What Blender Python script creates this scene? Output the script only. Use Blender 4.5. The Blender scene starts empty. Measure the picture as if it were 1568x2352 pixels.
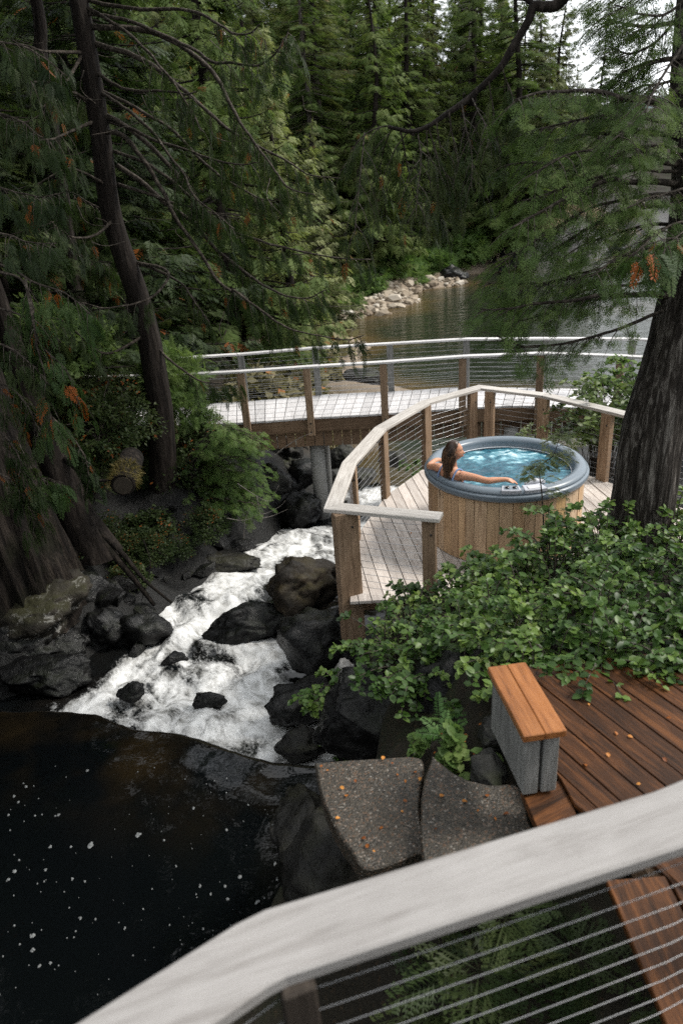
import bpy, math, random
import numpy as np
from mathutils import Vector

PI = math.pi
S = bpy.context.scene
COL = S.collection
rng = np.random.default_rng(7)
random.seed(7)

# ------------------------------------------------------------------ camera, sky, sun, exposure
FPX, PITCH, ROLL, CAM_H = 1616.9, math.radians(24.816), math.radians(-4.324), 4.2166
IW, IH = 1568.0, 2352.0
_fw = np.array([0, math.cos(PITCH), -math.sin(PITCH)])
_r0 = np.array([1.0, 0, 0])
_u0 = np.cross(_r0, _fw)
_r = math.cos(ROLL) * _r0 + math.sin(ROLL) * _u0
_u = -math.sin(ROLL) * _r0 + math.cos(ROLL) * _u0
_o = np.array([0, 0, CAM_H])


def ray(x, y):
    return _fw * FPX + _r * (x - IW / 2) - _u * (y - IH / 2)


def PZ(x, y, z):
    """point of the plane z under a spot of the photograph (used as a tape measure)"""
    d = ray(x, y)
    return _o + d * ((z - _o[2]) / d[2])


def PY(x, y, Y):
    d = ray(x, y)
    return _o + d * (Y / d[1])


cam_d = bpy.data.cameras.new('camera')
cam_d.sensor_fit = 'VERTICAL'
cam_d.sensor_height = 36.0
cam_d.sensor_width = 24.0
cam_d.lens = FPX / IH * 36.0
cam_d.clip_start = 0.05
cam_d.clip_end = 6000
cam_d.dof.use_dof = True
cam_d.dof.focus_distance = 8.2
cam_d.dof.aperture_fstop = 1.7
cam = bpy.data.objects.new('camera', cam_d)
COL.objects.link(cam)
M = np.eye(4)
M[:3, 0], M[:3, 1], M[:3, 2], M[:3, 3] = _r, _u, -_fw, _o
from mathutils import Matrix
cam.matrix_world = Matrix(M.tolist())
S.camera = cam

SUN_DIR = np.array([0.74, 0.06, 0.82])
SUN_DIR /= np.linalg.norm(SUN_DIR)
SUN_EL = math.asin(SUN_DIR[2])
w = bpy.data.worlds.new('World')
S.world = w
w.use_nodes = True
nt = w.node_tree
nt.nodes.clear()
L = nt.links.new
out = nt.nodes.new('ShaderNodeOutputWorld')
bg = nt.nodes.new('ShaderNodeBackground')
sky = nt.nodes.new('ShaderNodeTexSky')
sky.sky_type = 'NISHITA'
sky.sun_disc = False
sky.sun_elevation = SUN_EL
sky.sun_rotation = math.atan2(SUN_DIR[0], SUN_DIR[1])
sky.air_density = 1.0
sky.dust_density = 2.0
bw = nt.nodes.new('ShaderNodeHueSaturation')
bw.inputs['Saturation'].default_value = 0.25
tc = nt.nodes.new('ShaderNodeTexCoord')
mp = nt.nodes.new('ShaderNodeMapping')
mp.inputs['Scale'].default_value = (1.5, 1.5, 4.0)
cn = nt.nodes.new('ShaderNodeTexNoise')
cn.inputs['Scale'].default_value = 1.6
cn.inputs['Detail'].default_value = 6
cr = nt.nodes.new('ShaderNodeValToRGB')
cr.color_ramp.elements[0].position = 0.3
cr.color_ramp.elements[0].color = (7.0, 7.6, 8.4, 1)
cr.color_ramp.elements[1].position = 0.72
cr.color_ramp.elements[1].color = (12.5, 12.6, 12.6, 1)
mx = nt.nodes.new('ShaderNodeMix')
mx.data_type = 'RGBA'
mx.inputs[0].default_value = 0.85
L(sky.outputs[0], bw.inputs['Color'])
L(tc.outputs['Generated'], mp.inputs[0])
L(mp.outputs[0], cn.inputs['Vector'])
L(cn.outputs[0], cr.inputs[0])
L(bw.outputs[0], mx.inputs[6])
L(cr.outputs[0], mx.inputs[7])
L(mx.outputs[2], bg.inputs[0])
bg.inputs[1].default_value = 0.10
L(bg.outputs[0], out.inputs[0])

sun_d = bpy.data.lights.new('sun', 'SUN')
sun_d.energy = 2.3
sun_d.angle = math.radians(14)
sun_d.color = (1.0, 0.955, 0.88)
sun = bpy.data.objects.new('sun', sun_d)
COL.objects.link(sun)
sun.rotation_euler = Vector(SUN_DIR).to_track_quat('Z', 'Y').to_euler()
sun.location = (10, 6, 30)

S.view_settings.view_transform = 'Standard'
S.view_settings.look = 'None'
S.view_settings.gamma = 1
S.view_settings.use_curve_mapping = False
S.view_settings.exposure = 0.97
cy = S.cycles
cy.use_denoising = False
try:
    cy.denoiser = 'OPENIMAGEDENOISE'
except Exception:
    pass
cy.max_bounces = 6
cy.diffuse_bounces = 3
cy.glossy_bounces = 3
cy.transmission_bounces = 3
cy.transparent_max_bounces = 8
cy.caustics_reflective = False
cy.caustics_refractive = False
cy.sample_clamp_indirect = 1.5
cy.sample_clamp_direct = 8.0

# ------------------------------------------------------------------ noise
def _hash(ix, iy, iz):
    h = (ix * 374761393 + iy * 668265263 + iz * 1274126177) & 0xFFFFFFFF
    h = ((h ^ (h >> 13)) * 1274126177) & 0xFFFFFFFF
    return ((h ^ (h >> 16)) & 0xFFFF) / 65535.0


def vnoise(p):
    p = np.asarray(p, float)
    i = np.floor(p).astype(np.int64)
    f = p - i
    f = f * f * f * (f * (f * 6 - 15) + 10)
    r = 0
    for dx in (0, 1):
        wx = f[..., 0] if dx else 1 - f[..., 0]
        for dy in (0, 1):
            wy = f[..., 1] if dy else 1 - f[..., 1]
            for dz in (0, 1):
                wz = f[..., 2] if dz else 1 - f[..., 2]
                r = r + wx * wy * wz * _hash(i[..., 0] + dx, i[..., 1] + dy, i[..., 2] + dz)
    return r * 2 - 1


def fbm(p, oct=4, gain=0.5, lac=2.03):
    p = np.asarray(p, float)
    a, s, t = 1.0, 0.0, 0.0
    for k in range(oct):
        s = s + a * vnoise(p + 17.3 * k)
        t += a
        a *= gain
        p = p * lac
    return s / t


def v3(x, y, z=0.0):
    x, y = np.broadcast_arrays(np.asarray(x, float), np.asarray(y, float))
    return np.stack([x, y, np.broadcast_to(np.asarray(z, float), x.shape)], -1)


def sstep(a, b, x):
    t = np.clip((x - a) / (b - a), 0, 1)
    return t * t * (3 - 2 * t)


# ------------------------------------------------------------------ object helpers
def tag(o, label=None, cat=None, group=None, kind=None):
    if label: o['label'] = label
    if cat: o['category'] = cat
    if group: o['group'] = group
    if kind: o['kind'] = kind
    return o


def thing(name, label, cat, loc=(0, 0, 0), rz=0.0, group=None):
    o = bpy.data.objects.new(name, None)
    o.empty_display_size = 0.2
    COL.objects.link(o)
    o.location = loc
    o.rotation_euler = (0, 0, rz)
    return tag(o, label, cat, group)


def link(name, me, mat=None, parent=None, world=True):
    """parent: keeps the mesh's coordinates as world coordinates when world is True (things sit at a location only)"""
    o = bpy.data.objects.new(name, me)
    if mat is not None and len(me.materials) == 0:
        me.materials.append(mat)
    COL.objects.link(o)
    if parent is not None:
        o.parent = parent
        if world:
            p = parent
            off = Vector((0, 0, 0))
            while p is not None:
                off += p.location
                p = p.parent
            o.location = -off
    return o


def mesh_np(name, V, F, smooth=False, attrs=None):
    """V (n,3); F (m,k) array or list of lists"""
    me = bpy.data.meshes.new(name)
    V = np.asarray(V, np.float32)
    if isinstance(F, np.ndarray):
        m, k = F.shape
        me.vertices.add(len(V))
        me.vertices.foreach_set('co', V.ravel())
        me.loops.add(m * k)
        me.loops.foreach_set('vertex_index', F.astype(np.int32).ravel())
        me.polygons.add(m)
        me.polygons.foreach_set('loop_start', np.arange(0, m * k, k, dtype=np.int32))
        me.polygons.foreach_set('loop_total', np.full(m, k, np.int32))
        if smooth:
            me.polygons.foreach_set('use_smooth', np.ones(m, bool))
        me.update(calc_edges=True)
    else:
        me.from_pydata([tuple(map(float, v)) for v in V], [], F)
        if smooth:
            me.polygons.foreach_set('use_smooth', np.ones(len(F), bool))
        me.update()
    if attrs:
        for k2, a in attrs.items():
            at = me.attributes.new(k2, 'FLOAT', 'POINT')
            at.data.foreach_set('value', np.asarray(a, np.float32))
    return me


class MB:
    def __init__(s):
        s.v, s.f, s.n = [], [], 0

    def add(s, V, F):
        V = np.asarray(V, float)
        s.v.append(V)
        s.f.extend([[i + s.n for i in f] for f in F])
        s.n += len(V)

    def box(s, c, size, ax=None, az=None, bev=0.0):
        """box centred at c; ax = its x axis direction, az = its up"""
        ax = np.array([1, 0, 0.]) if ax is None else np.asarray(ax, float) / np.linalg.norm(ax)
        az = np.array([0, 0, 1.]) if az is None else np.asarray(az, float)
        az = az - ax * (az @ ax)
        az /= np.linalg.norm(az)
        ay = np.cross(az, ax)
        h = np.asarray(size, float) / 2
        b = min(bev, h.min() * 0.45)
        R = np.stack([ax, ay, az])
        if b <= 0:
            V = np.array([[x, y, z] for x in (-1, 1) for y in (-1, 1) for z in (-1, 1)]) * h
            F = [[0, 1, 3, 2], [4, 6, 7, 5], [0, 4, 5, 1], [2, 3, 7, 6], [0, 2, 6, 4], [1, 5, 7, 3]]
        else:
            V, idx = [], {}
            for x in (-1, 1):
                for y in (-1, 1):
                    for z in (-1, 1):
                        sg = np.array([x, y, z])
                        for a in range(3):
                            q = sg * (h - b)
                            q[a] = sg[a] * h[a]
                            idx[(x, y, z, a)] = len(V)
                            V.append(q)
            V = np.array(V)
            F = []
            for a in range(3):
                o1, o2 = [(1, 2), (2, 0), (0, 1)][a]
                for sgn in (-1, 1):
                    q = []
                    for (p, r) in ((-1, -1), (1, -1), (1, 1), (-1, 1)):
                        k = [0, 0, 0]
                        k[a], k[o1], k[o2] = sgn, p, r
                        q.append(idx[(*k, a)])
                    F.append(q if sgn > 0 else q[::-1])
            for a in range(3):       # edge chamfers along axis a
                o1, o2 = (a + 1) % 3, (a + 2) % 3
                for p in (-1, 1):
                    for r in (-1, 1):
                        k1, k2 = [0, 0, 0], [0, 0, 0]
                        k1[a], k1[o1], k1[o2] = -1, p, r
                        k2[a], k2[o1], k2[o2] = 1, p, r
                        q = [idx[(*k1, o1)], idx[(*k2, o1)], idx[(*k2, o2)], idx[(*k1, o2)]]
                        F.append(q if p * r > 0 else q[::-1])
            for x in (-1, 1):
                for y in (-1, 1):
                    for z in (-1, 1):
                        q = [idx[(x, y, z, a)] for a in range(3)]
                        F.append(q if x * y * z > 0 else q[::-1])
        s.add(V @ R + np.asarray(c, float), F)

    def tube(s, P, R, n=8, cap=True):
        P = np.asarray(P, float)
        R = np.broadcast_to(np.asarray(R, float), (len(P),))
        T = np.gradient(P, axis=0)
        T /= np.linalg.norm(T, axis=1)[:, None] + 1e-12
        ref = np.array([0, 0, 1.]) if abs(T[0][2]) < 0.9 else np.array([1., 0, 0])
        U = []
        u = np.cross(T[0], ref)
        u /= np.linalg.norm(u)
        for t in T:
            u = u - t * (u @ t)
            u /= np.linalg.norm(u) + 1e-12
            U.append(u)
        U = np.array(U)
        W2 = np.cross(T, U)
        a = np.arange(n) / n * 2 * PI
        V = P[:, None] + R[:, None, None] * (np.cos(a)[None, :, None] * U[:, None] + np.sin(a)[None, :, None] * W2[:, None])
        m = len(P)
        F = []
        for i in range(m - 1):
            for j in range(n):
                k = (j + 1) % n
                F.append([i * n + j, i * n + k, (i + 1) * n + k, (i + 1) * n + j])
        if cap:
            F.append(list(range(n))[::-1])
            F.append([(m - 1) * n + j for j in range(n)])
        s.add(V.reshape(-1, 3), F)

    def lathe(s, prof, c=(0, 0, 0), n=32, a0=0.0, a1=2 * PI):
        full = abs(a1 - a0 - 2 * PI) < 1e-6
        a = a0 + (a1 - a0) * np.arange(n if full else n + 1) / n
        prof = np.asarray(prof, float)
        V = np.stack([prof[None, :, 0] * np.cos(a)[:, None], prof[None, :, 0] * np.sin(a)[:, None],
                      np.broadcast_to(prof[None, :, 1], (len(a), len(prof)))], -1) + np.asarray(c, float)
        m = len(prof)
        F = []
        for i in range(n):
            k = (i + 1) % len(a)
            for j in range(m - 1):
                F.append([i * m + j, k * m + j, k * m + j + 1, i * m + j + 1])
        s.add(V.reshape(-1, 3), F)

    def prism(s, poly, z0, z1, ch=0.0):
        """vertical prism over a plan polygon (counter-clockwise), with a top chamfer"""
        poly = np.asarray(poly, float)
        A = 0.5 * np.sum(poly[:, 0] * np.roll(poly[:, 1], -1) - np.roll(poly[:, 0], -1) * poly[:, 1])
        if A < 0:
            poly = poly[::-1]
        n = len(poly)
        rings = [(poly, z0), (poly, z1 - ch)]
        if ch > 0:
            e = np.roll(poly, -1, 0) - poly
            e /= np.linalg.norm(e, axis=1)[:, None] + 1e-9
            nn = np.stack([-e[:, 1], e[:, 0]], 1)
            b = nn + np.roll(nn, 1, 0)
            b /= np.linalg.norm(b, axis=1)[:, None] + 1e-9
            rings.append((poly + b * ch, z1))
        V = np.concatenate([np.c_[p, np.full(n, z)] for p, z in rings])
        F = [list(range(n))[::-1], [(len(rings) - 1) * n + i for i in range(n)]]
        for r in range(len(rings) - 1):
            for i in range(n):
                k = (i + 1) % n
                F.append([r * n + i, r * n + k, (r + 1) * n + k, (r + 1) * n + i])
        s.add(V, F)

    def mesh(s, name, smooth=False):
        return mesh_np(name, np.concatenate(s.v), s.f, smooth)

    def build(s, name, mat, parent=None, smooth=False):
        return link(name, s.mesh(name, smooth), mat, parent)


def curve(P, n):
    """Catmull-Rom through points, n samples"""
    P = np.asarray(P, float)
    Q = np.vstack([2 * P[0] - P[1], P, 2 * P[-1] - P[-2]])
    t = np.linspace(0, len(P) - 1 - 1e-6, n)
    i = t.astype(int)
    f = (t - i)[:, None]
    a, b, c, d = Q[i], Q[i + 1], Q[i + 2], Q[i + 3]
    return 0.5 * (2 * b + (c - a) * f + (2 * a - 5 * b + 4 * c - d) * f ** 2 + (3 * b - a - 3 * c + d) * f ** 3)


def unit(v):
    v = np.asarray(v, float)
    return v / (np.linalg.norm(v, axis=-1, keepdims=True) + 1e-12)


def frames(d, up):
    X = unit(d)
    up = np.broadcast_to(np.asarray(up, float), X.shape)
    Z = up - X * np.sum(up * X, -1, keepdims=True)
    Z = unit(Z + 1e-6)
    Y = np.cross(Z, X)
    return np.stack([X, Y, Z], 1)          # rows = axes


def scatter(T, R, p, s):
    TV, TF = T
    N = len(p)
    V = np.einsum('vj,nji->nvi', TV, R) * np.asarray(s).reshape(N, 1, 1) + np.asarray(p)[:, None]
    F = TF[None] + (np.arange(N) * len(TV))[:, None, None]
    return V.reshape(-1, 3), F.reshape(-1, TF.shape[1])


# ------------------------------------------------------------------ materials
def new_mat(name):
    m = bpy.data.materials.new(name)
    m.use_nodes = True
    t = m.node_tree
    t.nodes.clear()
    return m, t


class NT:
    def __init__(s, name):
        s.m, s.t = new_mat(name)
        s.out = s.n('ShaderNodeOutputMaterial')

    def n(s, typ, **kw):
        nd = s.t.nodes.new(typ)
        for k, v in kw.items():
            setattr(nd, k, v)
        return nd

    def l(s, a, b):
        s.t.links.new(a, b)

    def coord(s, scale=(1, 1, 1), kind='Object'):
        tc = s.n('ShaderNodeTexCoord')
        mp = s.n('ShaderNodeMapping')
        mp.inputs['Scale'].default_value = scale
        s.l(tc.outputs[kind], mp.inputs[0])
        return mp.outputs[0]

    def noise(s, vec, scale, detail=4, rough=0.55, dist=0.0):
        nd = s.n('ShaderNodeTexNoise')
        nd.inputs['Scale'].default_value = scale
        nd.inputs['Detail'].default_value = detail
        nd.inputs['Roughness'].default_value = rough
        nd.inputs['Distortion'].default_value = dist
        if vec is not None:
            s.l(vec, nd.inputs['Vector'])
        return nd.outputs['Fac']

    def voro(s, vec, scale, feature='F1', outp='Distance'):
        nd = s.n('ShaderNodeTexVoronoi', feature=feature)
        nd.inputs['Scale'].default_value = scale
        s.l(vec, nd.inputs['Vector'])
        return nd.outputs[outp]

    def ramp(s, fac, stops):
        nd = s.n('ShaderNodeValToRGB')
        e = nd.color_ramp.elements
        while len(e) < len(stops):
            e.new(0.5)
        for el, (p, c) in zip(e, stops):
            el.position = p
            el.color = (c, c, c, 1) if np.isscalar(c) else (*c, 1)
        s.l(fac, nd.inputs[0])
        return nd.outputs[0]

    def mix(s, fac, a, b, blend='MIX'):
        nd = s.n('ShaderNodeMix', data_type='RGBA', blend_type=blend)
        for inp, v in ((nd.inputs[0], fac), (nd.inputs[6], a), (nd.inputs[7], b)):
            if hasattr(v, 'is_linked'):
                s.l(v, inp)
            elif np.isscalar(v):
                inp.default_value = v if inp == nd.inputs[0] else (v, v, v, 1)
            else:
                inp.default_value = (*v, 1)
        return nd.outputs[2]

    def math(s, op, a, b=0.0, clamp=False):
        nd = s.n('ShaderNodeMath', operation=op, use_clamp=clamp)
        for i, v in enumerate((a, b)):
            if hasattr(v, 'is_linked'):
                s.l(v, nd.inputs[i])
            else:
                nd.inputs[i].default_value = v
        return nd.outputs[0]

    def attr(s, name):
        nd = s.n('ShaderNodeAttribute', attribute_name=name)
        return nd.outputs['Fac']

    def objrand(s):
        return s.n('ShaderNodeObjectInfo').outputs['Random']

    def bump(s, h, dist, strength=1.0):
        nd = s.n('ShaderNodeBump')
        nd.inputs['Distance'].default_value = dist
        nd.inputs['Strength'].default_value = strength
        s.l(h, nd.inputs['Height'])
        return nd.outputs[0]

    def prin(s, col, rough=0.6, normal=None, spec=0.5, ior=1.45, **kw):
        b = s.n('ShaderNodeBsdfPrincipled')
        for inp, v in ((b.inputs['Base Color'], col), (b.inputs['Roughness'], rough)):
            if hasattr(v, 'is_linked'):
                s.l(v, inp)
            elif np.isscalar(v):
                inp.default_value = v if inp.name == 'Roughness' else (v, v, v, 1)
            else:
                inp.default_value = (*v, 1)
        b.inputs['Specular IOR Level'].default_value = spec
        b.inputs['IOR'].default_value = ior
        if normal is not None:
            s.l(normal, b.inputs['Normal'])
        for k, v in kw.items():
            b.inputs[k].default_value = v
        return b.outputs[0]

    def done(s, shader):
        s.l(shader, s.out.inputs[0])
        return s.m


def wood_mat(name, c_dark, c_mid, c_light, axis='x', rough=0.65, stain=0.3, scale=1.0, spec=0.3, ring=9.0):
    t = NT(name)
    sc = {'x': (0.9, 11, 11), 'y': (11, 0.9, 11), 'z': (11, 11, 0.9)}[axis]
    oi = t.n('ShaderNodeObjectInfo')
    tcn = t.n('ShaderNodeTexCoord')
    av = t.n('ShaderNodeVectorMath', operation='ADD')
    sv = t.n('ShaderNodeVectorMath', operation='SCALE')
    sv.inputs[3].default_value = 40.0
    cmb = t.n('ShaderNodeCombineXYZ')
    for i in range(3):
        t.l(oi.outputs['Random'], cmb.inputs[i])
    t.l(cmb.outputs[0], sv.inputs[0])
    t.l(tcn.outputs['Object'], av.inputs[0])
    t.l(sv.outputs[0], av.inputs[1])
    mp = t.n('ShaderNodeMapping')
    mp.inputs['Scale'].default_value = sc
    t.l(av.outputs[0], mp.inputs[0])
    g = t.noise(mp.outputs[0], ring * scale * 0.35, 6, 0.65, 0.6)
    fine = t.noise(mp.outputs[0], ring * scale * 2.2, 3, 0.7)
    big = t.noise(av.outputs[0], 2.2 * scale, 4, 0.6)
    base = t.ramp(g, [(0.3, c_dark), (0.5, c_mid), (0.72, c_light)])
    base = t.mix(t.math('MULTIPLY', fine, 0.35), base, c_dark)
    base = t.mix(t.math('MULTIPLY', t.ramp(big, [(0.45, 0.0), (0.7, 1.0)]), stain), base, tuple(np.array(c_dark) * 0.8))
    hv = t.n('ShaderNodeHueSaturation')
    t.l(base, hv.inputs['Color'])
    t.l(t.math('ADD', t.math('MULTIPLY', oi.outputs['Random'], 0.34), 0.83), hv.inputs['Value'])
    bn = t.bump(t.math('ADD', g, t.math('MULTIPLY', fine, 0.5)), 0.0025, 0.7)
    rr = t.math('ADD', t.math('MULTIPLY', big, 0.3), rough - 0.15)
    return t.done(t.prin(hv.outputs[0], rr, bn, spec))


def leaf_mat(name, stops, rough=0.5, transl=0.3, dead=0.0, dead_col=(0.30, 0.085, 0.015), spec=0.35, objvar=0.35, clump=0.0):
    t = NT(name)
    tint = t.attr('tint')
    ob = t.objrand()
    f = t.math('ADD', t.math('MULTIPLY', tint, 0.8), t.math('MULTIPLY', ob, objvar))
    f = t.math('SUBTRACT', f, objvar * 0.5 - 0.1)
    col = t.ramp(f, stops)
    if dead > 0:
        d = t.ramp(tint, [(1.0 - dead - 0.003, 0.0), (1.0 - dead, 1.0)])
        col = t.mix(d, col, dead_col)
    pr = t.prin(col, rough, None, spec)
    tr = t.n('ShaderNodeBsdfTranslucent')
    t.l(t.mix(0.5, col, t.mix(1.0, col, (1.0, 1.1, 0.45), 'MULTIPLY')), tr.inputs[0])
    mxs = t.n('ShaderNodeMixShader')
    mxs.inputs[0].default_value = transl
    t.l(pr, mxs.inputs[1])
    t.l(tr.outputs[0], mxs.inputs[2])
    return t.done(mxs.outputs[0])


def bark_mat(name, c0, c1, c2, sx=9.0, sz=1.1, bumpd=0.02, moss=None):
    t = NT(name)
    v = t.coord((sx, sx, sz))
    g = t.noise(v, 1.6, 6, 0.7, 0.8)
    f = t.noise(v, 6.0, 4, 0.7)
    vv = t.coord((1, 1, 1))
    b = t.noise(vv, 1.7, 4, 0.6)
    col = t.ramp(g, [(0.32, c0), (0.5, c1), (0.68, c2)])
    col = t.mix(t.math('MULTIPLY', f, 0.45), col, c0)
    if moss is not None:
        col = t.mix(t.ramp(b, [(0.5, 0.0), (0.68, 0.75)]), col, moss)
    n = t.bump(t.math('ADD', g, t.math('MULTIPLY', f, 0.4)), bumpd, 1.0)
    return t.done(t.prin(col, 0.85, n, 0.2))


def rock_mat(name, c0, c1, c2, moss=(0.03, 0.04, 0.012), mossy=0.4, rough=0.55, lich=0.0, wet=0.0):
    t = NT(name)
    v = t.coord((1, 1, 1))
    oi = t.n('ShaderNodeObjectInfo')
    a = t.noise(v, 2.6, 8, 0.65, 0.5)
    b = t.noise(v, 14.0, 6, 0.7)
    c = t.noise(v, 1.3, 5, 0.6)
    col = t.ramp(a, [(0.3, c0), (0.52, c1), (0.72, c2)])
    col = t.mix(t.math('MULTIPLY', b, 0.5), col, c0)
    if lich > 0:
        lf = t.noise(v, 5.0, 6, 0.75, 0.4)
        col = t.mix(t.math('MULTIPLY', t.ramp(lf, [(0.56, 0.0), (0.62, 1.0)]), lich), col, (0.42, 0.41, 0.38))
    if mossy > 0:
        ge = t.n('ShaderNodeNewGeometry')
        sp = t.n('ShaderNodeSeparateXYZ')
        t.l(ge.outputs['Normal'], sp.inputs[0])
        up = t.ramp(sp.outputs[2], [(0.35, 0.0), (0.85, 1.0)])
        mf = t.math('MULTIPLY', t.math('MULTIPLY', up, t.ramp(c, [(0.45, 0.0), (0.62, 1.0)])), mossy)
        mc = t.mix(b, moss, tuple(np.array(moss) * 2.2))
        col = t.mix(mf, col, mc)
    n = t.bump(t.math('ADD', a, t.math('MULTIPLY', b, 0.35)), 0.05, 1.0)
    rr = t.ramp(b, [(0.3, max(0.05, rough - 0.25)), (0.7, rough + 0.15)])
    return t.done(t.prin(col, rr, n, 0.32))


MAT = {}
# weathered silver-grey cedar of the decks and rails
MAT['deck'] = wood_mat('weathered_deck', (0.34, 0.29, 0.255), (0.53, 0.475, 0.43), (0.62, 0.57, 0.525), 'y', 0.6, 0.25)
MAT['bridge'] = wood_mat('bleached_planks', (0.38, 0.365, 0.36), (0.545, 0.53, 0.53), (0.63, 0.62, 0.62), 'y', 0.6, 0.3)
MAT['cap'] = wood_mat('grey_rail_cap', (0.27, 0.245, 0.22), (0.44, 0.41, 0.375), (0.54, 0.51, 0.475), 'x', 0.6, 0.25)
MAT['bridgecap'] = wood_mat('bleached_rail_cap', (0.40, 0.385, 0.375), (0.54, 0.525, 0.52), (0.62, 0.61, 0.605), 'x', 0.6, 0.15)
MAT['post'] = wood_mat('brown_post', (0.12, 0.078, 0.048), (0.26, 0.175, 0.112), (0.36, 0.265, 0.185), 'z', 0.7, 0.25)
MAT['beam'] = wood_mat('brown_beam', (0.085, 0.052, 0.03), (0.165, 0.105, 0.064), (0.24, 0.165, 0.11), 'x', 0.7, 0.3)
MAT['stave'] = None
MAT['wet'] = wood_mat('wet_cedar', (0.014, 0.006, 0.0025), (0.066, 0.025, 0.0085), (0.175, 0.066, 0.020), 'y', 0.5, 0.6, spec=0.25)
MAT['seat'] = wood_mat('oiled_cedar', (0.12, 0.045, 0.015), (0.26, 0.098, 0.030), (0.35, 0.145, 0.05), 'y', 0.42, 0.2, spec=0.45)
MAT['shaded_post'] = wood_mat('post_painted_shade', (0.012, 0.009, 0.007), (0.035, 0.027, 0.021), (0.07, 0.056, 0.045), 'z', 0.7, 0.3)  # under-rail shade painted into a darker copy of the post wood
MAT['greywood'] = wood_mat('grey_wood', (0.10, 0.10, 0.095), (0.20, 0.20, 0.19), (0.30, 0.295, 0.28), 'z', 0.75, 0.4)
MAT['foreground_cap'] = wood_mat('pale_rail_cap', (0.22, 0.205, 0.195), (0.315, 0.30, 0.29), (0.37, 0.355, 0.345), 'x', 0.65, 0.3)


def stave_material():
    t = NT('cedar_stave')
    oi = t.n('ShaderNodeObjectInfo')
    v = t.coord((9, 9, 0.7), 'Generated')
    vv = t.coord((26, 26, 1.5))
    g = t.noise(vv, 1.6, 5, 0.65, 0.5)
    col = t.ramp(oi.outputs['Random'], [(0.0, (0.32, 0.20, 0.11)), (0.22, (0.58, 0.39, 0.225)), (0.45, (0.43, 0.285, 0.17)), (0.62, (0.60, 0.44, 0.29)), (0.84, (0.47, 0.34, 0.225)), (1.0, (0.62, 0.38, 0.11))])
    col = t.mix(t.ramp(g, [(0.42, 0.0), (0.7, 0.6)]), col, (0.17, 0.09, 0.048))
    n = t.bump(g, 0.002)
    return t.done(t.prin(col, 0.6, n, 0.3))


MAT['stave'] = stave_material()


def simple(name, col, rough=0.5, spec=0.5, metal=0.0, var=0.12, sc=8.0, bumpd=0.0):
    t = NT(name)
    v = t.coord()
    n = t.noise(v, sc, 5, 0.6)
    c = t.mix(t.math('MULTIPLY', n, var * 2), col, tuple(np.array(col) * 0.55))
    b = t.bump(n, bumpd) if bumpd else None
    return t.done(t.prin(c, rough, b, spec, **{'Metallic': metal}))


MAT['rim'] = simple('blue_grey_acrylic', (0.135, 0.165, 0.195), 0.33, 0.5, 0, 0.1, 5)
MAT['shell'] = simple('teal_shell', (0.06, 0.13, 0.17), 0.3, 0.5, 0, 0.1, 5)
MAT['panel'] = simple('pale_panel', (0.42, 0.43, 0.47), 0.35)
MAT['plate'] = simple('light_plate', (0.58, 0.58, 0.60), 0.35)
MAT['knob'] = simple('black_knob', (0.015, 0.015, 0.02), 0.3)
MAT['cable'] = simple('steel_cable', (0.40, 0.40, 0.41), 0.4, 0.5, 0.8)
MAT['bolt'] = simple('dark_bolt', (0.04, 0.04, 0.04), 0.5, 0.5, 0.5)
MAT['concrete'] = simple('concrete', (0.30, 0.295, 0.28), 0.85, 0.3, 0, 0.4, 4.0, 0.004)
MAT['skin'] = None
MAT['hose'] = simple('black_hose', (0.012, 0.012, 0.012), 0.5)


def aggregate():
    t = NT('exposed_aggregate')
    v = t.coord()
    vo = t.n('ShaderNodeTexVoronoi')
    vo.inputs['Scale'].default_value = 95
    t.l(v, vo.inputs['Vector'])
    sp = t.n('ShaderNodeSeparateColor')
    t.l(vo.outputs['Color'], sp.inputs[0])
    col = t.ramp(sp.outputs[0], [(0.0, (0.015, 0.013, 0.010)), (0.5, (0.040, 0.034, 0.026)), (0.8, (0.080, 0.066, 0.049)), (0.93, (0.12, 0.06, 0.03)), (1.0, (0.26, 0.24, 0.21))])
    big = t.noise(v, 2.5, 5, 0.6)
    col = t.mix(t.math('MULTIPLY', big, 0.75), col, (0.026, 0.021, 0.015))
    n = t.bump(t.math('SUBTRACT', 1.0, vo.outputs['Distance']), 0.006, 0.8)
    return t.done(t.prin(col, t.ramp(big, [(0.3, 0.3), (0.7, 0.75)]), n, 0.45))


MAT['aggregate'] = aggregate()
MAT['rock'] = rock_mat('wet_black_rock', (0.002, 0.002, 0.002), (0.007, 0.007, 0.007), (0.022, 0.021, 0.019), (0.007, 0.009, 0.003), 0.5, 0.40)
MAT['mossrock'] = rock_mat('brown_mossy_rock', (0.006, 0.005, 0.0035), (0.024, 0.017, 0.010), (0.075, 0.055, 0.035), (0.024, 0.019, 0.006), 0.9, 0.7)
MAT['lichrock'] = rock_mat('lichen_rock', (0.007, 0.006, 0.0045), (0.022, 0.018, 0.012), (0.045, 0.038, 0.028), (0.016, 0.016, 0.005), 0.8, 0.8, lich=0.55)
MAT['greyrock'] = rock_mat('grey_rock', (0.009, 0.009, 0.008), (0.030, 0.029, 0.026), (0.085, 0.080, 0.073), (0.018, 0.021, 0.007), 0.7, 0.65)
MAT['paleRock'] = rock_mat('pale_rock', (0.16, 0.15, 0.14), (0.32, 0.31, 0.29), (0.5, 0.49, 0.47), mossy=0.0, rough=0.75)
MAT['bedrock'] = rock_mat('slab_rock', (0.004, 0.004, 0.0035), (0.013, 0.012, 0.010), (0.038, 0.034, 0.028), (0.013, 0.013, 0.005), 0.7, 0.55)


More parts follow.
